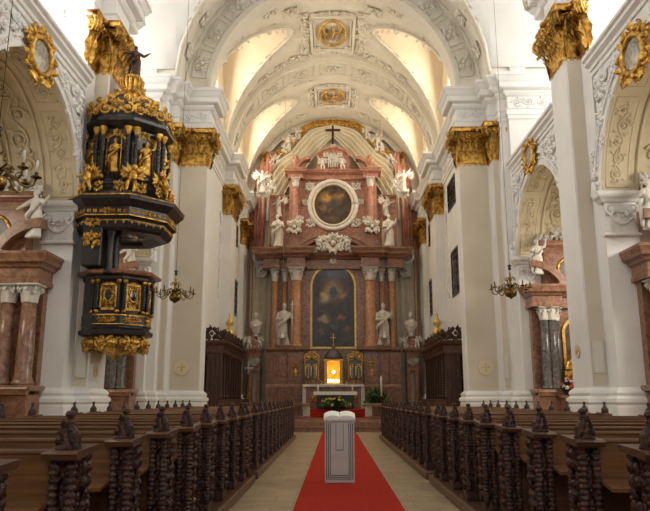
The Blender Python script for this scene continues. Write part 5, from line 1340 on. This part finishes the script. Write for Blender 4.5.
m.box(-.5, .5, 40.7, 40.85, 2.36, 3.9); m.bbox(-.58, .58, 39.95, 40.85, 3.72, 3.86, .02); m.bbox(-.58, .58, 39.9, 40.85, 2.36, 2.44, .02)
m.build('cabinet', 'goldtrim', tb)
m = MB(); m.lathe([(.56, 3.86), (.54, 4.0), (.42, 4.25), (.22, 4.42), (.1, 4.5), (.12, 4.6), (0, 4.68)], 16, (0, 40.4, 0)); m.build('dome', 'greycol', tb)
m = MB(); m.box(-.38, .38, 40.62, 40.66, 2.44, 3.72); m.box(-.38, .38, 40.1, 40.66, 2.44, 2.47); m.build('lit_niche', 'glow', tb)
m = MB(); m.lathe([(0, 2.47), (.16, 2.47), (.05, 2.55), (.04, 2.8), (.07, 2.84), (.03, 2.9)], 12, (0, 40.3, 0)); f_ = frame((0, 40.3, 3.1), (1, 0, 0), (0, 0, 1), (0, -1, 0))
for k in range(16): m.leaf(f_, .1 * cos(pi * k / 8), .1 * sin(pi * k / 8), pi * k / 8, .17 if k % 2 else .12, .05, .02)
m.lathe([(.02, 2.9), (.02, 3.0)], 6, (0, 40.3, 0)); m.build('monstrance', 'gold', tb)
m = MB(); m.ell((0, 40.24, 3.1), .085, .04, .085, 10, 8)
for e in (-1, 1):
    for k in (0, 1): m.ell((e * (.17 + .12 * k), 40.2, 2.6 - .02 * k), .045, .045, .10, 8, 6)
m.ell((0, 40.18, 2.58), .05, .05, .11, 8, 6)
m.build('lamp_flame', 'flame', tb)
oc = thing('altar_cross', 'small white and gold standing cross on top of the tabernacle', 'cross', (0, 40.4, 4.66)); m = MB(); m.lathe([(0, 4.66), (.1, 4.66), (.04, 4.74), (0, 4.75)], 8, (0, 40.4, 0)); m.bbox(-.03, .03, 40.37, 40.43, 4.7, 5.4, .005); m.bbox(-.16, .16, 40.37, 40.43, 5.12, 5.18, .005); m.build('cross', 'gold', oc)
for e in (-1, 1):
    lab = P_ if e < 0 else O_
    r = thing('reliquary', 'grey gilt reliquary shrine with scrolled top on the altar table %s' % lab, 'reliquary', (e * 1.28, 40.1, 2.62))
    m = MB(); m.bbox(e * 1.28 - .4, e * 1.28 + .4, 39.98, 40.23, 2.62, 3.8, .02); m.build('case', 'greycol', r)
    m = MB(); f_ = frame((e * 1.28, 39.96, 2.62), (1, 0, 0), (0, 0, 1), (0, -1, 0))
    m.cluster(f_, 0, 1.5, .26)
    for q in (-1, 1):
        m.spiral(f_, q * .26, 1.32, .2, 1.5, pi / 2, -q, .05, .02, 16); m.lathe([(.05, 2.64), (.05, 3.7), (.08, 3.78)], 8, (e * 1.28 + q * .4, 39.95, 0)); m.cluster(f_, q * .2, .85, .14)
        for k in range(4): m.leaf(f_, q * .2, .1 + .16 * k, pi / 2, .18, .12, .05)
    m.build('gilt_frame', 'goldtrim', r)
    for k in range(3):
        x = e * (.98 + .32 * k); cs = thing('candlestick', 'altar candlestick before the reliquary %s, %s' % (lab, ('nearest the tabernacle', 'middle of three', 'farthest from the tabernacle')[k]), 'candlestick', (x, 39.5, 2.36), 'altar candlesticks')
        m = MB(); m.lathe([(0, 0), (.1, 0), (.1, .03), (.03, .08), (.05, .16), (.025, .22), (.03, .42), (.07, .46), (0, .47)], 10, (x, 39.5, 2.36)); m.build('stick', 'brass', cs)
        m = MB(); m.lathe([(.028, .46), (.026, 1.05), (0, 1.07)], 8, (x, 39.5, 2.36)); m.build('candle', 'candle', cs)
    bouquet((e * .72, 39.35, 2.36), .14, 'small white posy beside the tabernacle %s' % lab, 'posy', ('pinkpetal',), 'silver', 12, 4)

# ------------------------------------------------------------------ front altar, sanctuary furniture
m = MB(); m.bbox(-1.75, 1.95, 36.2, 38.6, .6, .85, .01); m.bbox(-1.6, 1.8, 36.5, 38.3, .85, 1.02, .01); tag(m.build('altar_carpet', 'carpet'), 'red carpeted podium under the front altar', 'podium')
o = thing('front_altar', 'dark fronted altar table with white cloth on the red podium', 'altar table', (.1, 37.3, 1.02))
m = MB(); m.bbox(-.9, 1.1, 37.05, 37.75, 1.02, 1.86, .01); m.bbox(-1.05, 1.25, 36.95, 37.85, 1.86, 1.92, .01); m.build('table', 'black', o)
oc = tag(MB().build('x', 'cloth'), 'white linen cloth covering the front altar', 'altar cloth'); bpy.data.objects.remove(oc)
m = MB(); n = 40; pts = []
m.bbox(-1.08, 1.28, 36.93, 37.87, 1.923, 1.945, .005)
vs = []; fs = []
for i in range(n + 1):
    x = -1.08 + 2.36 * i / n
    for z, a in ((1.94, 0), (1.86, .02), (1.76, .035)): vs.append((x, 36.92 - a * (1 + sin(i * 1.7)), z))
for i in range(n):
    for k in range(2): q = i * 3 + k; fs.append((q, q + 3, q + 4, q + 1))
m.add(vs, fs, True); tag(m.build('altar_cloth', 'cloth'), 'white linen cloth covering the front altar', 'altar cloth')
bouquet((.1, 36.42, .86), .5, 'broad green and yellow flower arrangement before the front altar', keys=('yellow',), n=24, seed=6, flat=1.2, wide=1.9)
for e in (-1, 1):
    x = .1 + e * .95
    cs = thing('candlestick', 'short white candle in a holder on the front altar %s' % (P_ if e < 0 else O_), 'candlestick', (x, 37.3, 1.945), 'front altar candles')
    m = MB(); m.lathe([(0, 0), (.09, 0), (.03, .05), (.06, .1), (0, .11)], 10, (x, 37.3, 1.945)); m.build('holder', 'silver', cs); m = MB(); m.lathe([(.05, .1), (.05, .34), (0, .35)], 10, (x, 37.3, 1.945)); m.build('candle', 'candle', cs)
# communion rail: two marble parapets with corner posts
for s, (xa, xb) in ((-1, (-3.1, -1.15)), (1, (1.55, 3.4))):
    o = thing('communion_rail', 'low brown marble communion rail %s' % (P_ if s < 0 else O_), 'rail', ((xa + xb) / 2, 34.2, .6))
    m = MB(); m.bbox(xa, xb, 34.05, 33.85, 1.22, 1.34, .015); m.bbox(xa, xb, 34.08, 34.42, .6, .72, .015)
    m.build('rail', 'marble', o)
    for x in (xa + .2, xb - .2, (xa + xb) / 2):
        m = MB(); m.bbox(x - .17, x + .17, 34.08, 34.42, .72, 1.22, .01); m.bbox(x - .11, x + .11, 34.06, 34.09, .78, 1.16, .01); m.build('post', 'boxwhite' if x != (xa + xb) / 2 else 'marble', o)
    for k in range(6):
        x = xa + .45 + (xb - xa - .9) * k / 5
        m = MB(); m.lathe([(.07, .72), (.05, .78), (.09, .92), (.05, 1.1), (.07, 1.22)], 10, (x, 34.25, 0)); m.build('baluster', 'marble', o)
o = thing('paschal_candle', 'tall paschal candle on a gilt stand beside the altar steps', 'candle', (2.6, 37.2, .6))
m = MB(); m.lathe([(0, 0), (.25, 0), (.25, .05), (.07, .14), (.05, .3), (.1, .4), (.05, .5), (.05, .95), (.12, 1.02), (.17, 1.1), (0, 1.12)], 14, (2.6, 37.2, .6)); m.build('stand', 'brass', o)
m = MB(); m.lathe([(.055, 1.1), (.055, 2.15), (.01, 2.17), (.006, 2.22), (0, 2.22)], 12, (2.6, 37.2, .6)); m.build('candle', 'candle', o)
bouquet((2.45, 38.5, .6), .95, 'green potted plant standing beside the altar table', 'potted_plant', ('green',), 'marblegrey', 8, 9, 1.4).location
o = thing('processional_cross', 'bright processional cross on a pole before the portal on the pulpit side', 'cross', (-4.75, 37.9, .6))
m = MB(); m.lathe([(0, 0), (.2, 0), (.2, .05), (.03, .1), (.02, 2.3), (.05, 2.34), (0, 2.36)], 10, (-4.75, 37.9, .6)); m.build('pole', 'brass', o)
m = MB(); m.bbox(-4.79, -4.71, 37.88, 37.92, 2.9, 3.55, .01); m.bbox(-5.0, -4.5, 37.88, 37.92, 3.2, 3.29, .01); m.build('cross', 'silver', o)
for s in (-1, 1):                                        # hanging sanctuary lamps
    x = s * 2.93; o = thing('hanging_lamp', 'silver sanctuary lamp hanging on a long chain %s' % (P_ if s < 0 else O_), 'hanging lamp', (x, 38.6, 4.6))
    m = MB(); m.lathe([(0, -.35), (.05, -.33), (.03, -.26), (.14, -.2), (.22, -.05), (.2, .06), (.25, .1), (.22, .16), (.12, .3), (.06, .34), (.1, .45), (0, .5)], 14, (x, 38.6, 4.85)); m.build('body', 'silver', o)
    m = MB()
    for k in range(6): a = pi / 3 * k; f_ = frame((x, 38.6, 4.9), (cos(a), sin(a), 0), (0, 0, 1), (-sin(a), cos(a), 0)); m.spiral(f_, .25, .08, .1, 1.4, 0, 1, .02, 0, 12); m.tube([f_(.24, .05), f_(.05, 1.0)], .008, 4)
    m.build('scroll_arm', 'silver', o)
    m = MB(); m.tube([(x, 38.6, 5.3), (x, 38.6, (vault_z(x * SS, XI, RISE) - FL) / SS + .58)], .012, 5); m.build('chain', 'goldtrim', o)

# ------------------------------------------------------------------ choir stalls
for s in (-1, 1):
    lab = P_ if s < 0 else O_
    o = thing('choir_stall', 'dark carved choir stall against the chancel wall %s' % lab, 'choir stall', (s * 5.4, 33.3, .6))
    ya, yb = 30.25, 36.9; X0, X1 = 4.95, 5.78
    m = MB(s); m.box(X1 - .1, X1, ya, 33.85, .6, 4.1); m.box(5.20, 5.30, 33.85, yb, .6, 4.1)
    m.bbox(5.02, X1, ya, ya + .1, .6, 4.0); m.bbox(X0 + .06, 5.30, yb - .1, yb, .6, 4.0)
    m.bbox(4.55, X0 + .1, ya + .1, yb, .6, 1.55); m.build('back_wall', 'stallwood', o)
    m = MB(s)
    P = [(X1, ya), (X0, ya), (X0, yb)]
    m.zprism([(X1, ya), (X0, ya), (X0, 33.85), (X1, 33.85)], 3.6, 4.0); m.zprism([(5.30, 33.85), (X0, 33.85), (X0, yb), (5.30, yb)], 3.6, 4.0)
    m.sweep([(0, 3.55), (.05, 3.58), (.05, 3.7), (.02, 3.72), (.02, 3.9), (.12, 3.96), (.2, 4.06), (.2, 4.14), (-.2, 4.16)], P); m.build('canopy', 'stallwood', o)
    for k in range(9):
        y = ya + .12 + (yb - ya - .24) * k / 8; m = MB(s)
        prof = [(.06, 1.55), (.09, 1.6), (.05, 1.7)]; z = 1.72
        while z < 3.3: prof += [(.05, z), (.07, z + .06)]; z += .12
        prof += [(.05, 3.4), (.1, 3.55)]; m.lathe(prof, 8, (X0 + .08, y, 0)); m.build('column', 'carved', o)
    for k in range(5):
        x = X0 + .1 + k * .19; m = MB(s); prof = [(.045, .62), (.06, 1.4), (.04, 1.5)] + [(.035 + .02 * (i % 2), 1.55 + .1 * i) for i in range(19)] + [(.07, 3.5)]; m.lathe(prof, 8, (x, ya - .02, 0)); m.build('end_colonnette', 'carved', o)
    m = MB(s)
    for k in range(6):
        y = ya + .4 + 1.1 * k; f_ = frame((X0 + .05, y, 4.15), (0, 1, 0), (0, 0, 1), (-1, 0, 0)); m.cluster(f_, 0, .28, .32); m.spiral(f_, .4, .2, .2, 1.5, 0, 1, .05, 0, 14); m.spiral(f_, -.4, .2, .2, 1.5, pi, -1, .05, 0, 14)
        f2 = frame((X0 - .1, y, 3.8), (0, 1, 0), (0, 0, 1), (-1, 0, 0)); m.rinceau(f2, -.5, .5, 0, .22, 3, .02)
    f_ = frame(((X0 + X1) / 2, ya - .05, 4.15), (1, 0, 0), (0, 0, 1), (0, -1, 0))
    for u, r in ((-.3, .26), (.1, .38), (.42, .22)): m.cluster(f_, u, r * .8, r)
    for e in (-1, 1): m.spiral(f_, e * .35, .2, .18, 1.5, 0, e, .05, 0, 14)
    m.build('crest', 'carved', o)
    m = MB(s); y = 33.6; m.lathe([(0, 4.1), (.2, 4.1), (.22, 4.2), (.1, 4.35), (.25, 4.6), (.3, 4.75), (.16, 4.95), (.08, 5.05), (.2, 5.25), (.2, 5.35), (.06, 5.5), (.05, 5.75), (0, 5.8)], 14, (X0 + .25, y, 0)); m.build('pinnacle_urn', 'goldtrim', o)

for o in [o for o in bpy.data.objects if o not in BEFORE and o.parent is None]:      # sanctuary scaled about the camera: same image, larger and deeper
    o.scale = (SS, SS, SS); p = o.location
    o.location = (p.x * SS, (p.y - YC) * SS + YC * SS, FL + (p.z - .6) * SS)
# ------------------------------------------------------------------ light through the windows
def area(name, loc, target, sx, sy, power, col):
    d = bpy.data.lights.new(name, 'AREA'); d.shape = 'RECTANGLE'; d.size = sx; d.size_y = sy; d.energy = power; d.color = col
    o = bpy.data.objects.new(name, d); COL.objects.link(o); o.location = loc
    o.rotation_euler = (Vector(target) - Vector(loc)).to_track_quat('-Z', 'Y').to_euler()
    return o
DAY = (1., .955, .88); WARM = (1., .88, .68)
for s in (1, -1):
    for (ya, yb) in ((YP[s][0] - 6.5, YP[s][0]), (YP[s][1], 28.6)):
        yc = (ya + yb) / 2
        area('gallery_window_light', (s * 11.9, yc, 16.), (s * 4, yc, 16.5), 3., 5.6, 560 if yc < 20 else 170, DAY)
        area('chapel_window_light', (s * 11.9, yc - .5, 6.5), (s * 9, yc, 4.5), 1.8, 3., 330 if s > 0 else 130, (1., .93, .8))
    for (yc, r, h) in LCH:
        area('chancel_window_light', (s * 6.4, yc, 18.9), (0, yc, 17.6), 2.6, 3.6, 260 if yc < 36 else 260, WARM)
area('west_fill_light', (0, -13.9, 14.5), (0, 10, 9), 8, 11, 540, DAY)  # unseen, added behind the camera as frontal fill
l = bpy.data.lights.new('tabernacle_lamp', 'POINT'); l.energy = 12; l.color = (1., .55, .15); l.shadow_soft_size = .1
o = bpy.data.objects.new('tabernacle_lamp', l); COL.objects.link(o); o.location = (0, 45.5, 3.5)

# lit lunette windows in the chancel walls and the unseen pane added to the west wall for fill
for s in (1, -1):
    for k, (yc, r, h) in enumerate(LCH):
        m = MB(s); P = [(yc - 1.2, 16.3), (yc + 1.2, 16.3)] + [(yc + 1.2 * cos(a), 18.2 + 1.6 * sin(a)) for a in [pi * i / 16 for i in range(17)]]
        m.prism(P, lambda a, b: (6.68, a, b), lambda a, b: (6.72, a, b))
        struct(m, 'window_%d' % (13 + k + (2 if s < 0 else 0)), 'windowwarm')
        m = MB(s)
        m.archwall(frame((XI, 0, 0), (0, 1, 0), (0, 0, 1), (1, 0, 0)), yc - r - .3, yc + r + .3, 16., 23., yc, 1.2, 18.2, 0, .1, 18, 1.6); m.build('lunette_wall', 'peachlit', ceil)
m = MB(); m.box(-4, 4, -14.15, -14.1, 9, 20); struct(m, 'window_20', 'window')

w = bpy.data.worlds.new('World'); SC.world = w; w.use_nodes = True
w.node_tree.nodes['Background'].inputs[0].default_value = (.9, .92, 1., 1); w.node_tree.nodes['Background'].inputs[1].default_value = .6

# ------------------------------------------------------------------ camera
cd = bpy.data.cameras.new('Camera'); cam = bpy.data.objects.new('Camera', cd); COL.objects.link(cam)
cd.sensor_width = 36; cd.lens = 670 / 650 * 36; cd.clip_end = 200
cam.location = (0, 0, 1.6); cam.rotation_euler = (radians(90 + 12.007), 0, radians(.711))
SC.camera = cam
SC.view_settings.view_transform = 'Standard'; SC.view_settings.look = 'None'; SC.view_settings.gamma = 1; SC.view_settings.use_curve_mapping = False
SC.view_settings.exposure = 0.32
SC.cycles.max_bounces = 8; SC.cycles.diffuse_bounces = 5; SC.cycles.glossy_bounces = 3
SC.cycles.use_denoising = True; SC.cycles.sample_clamp_indirect = 6
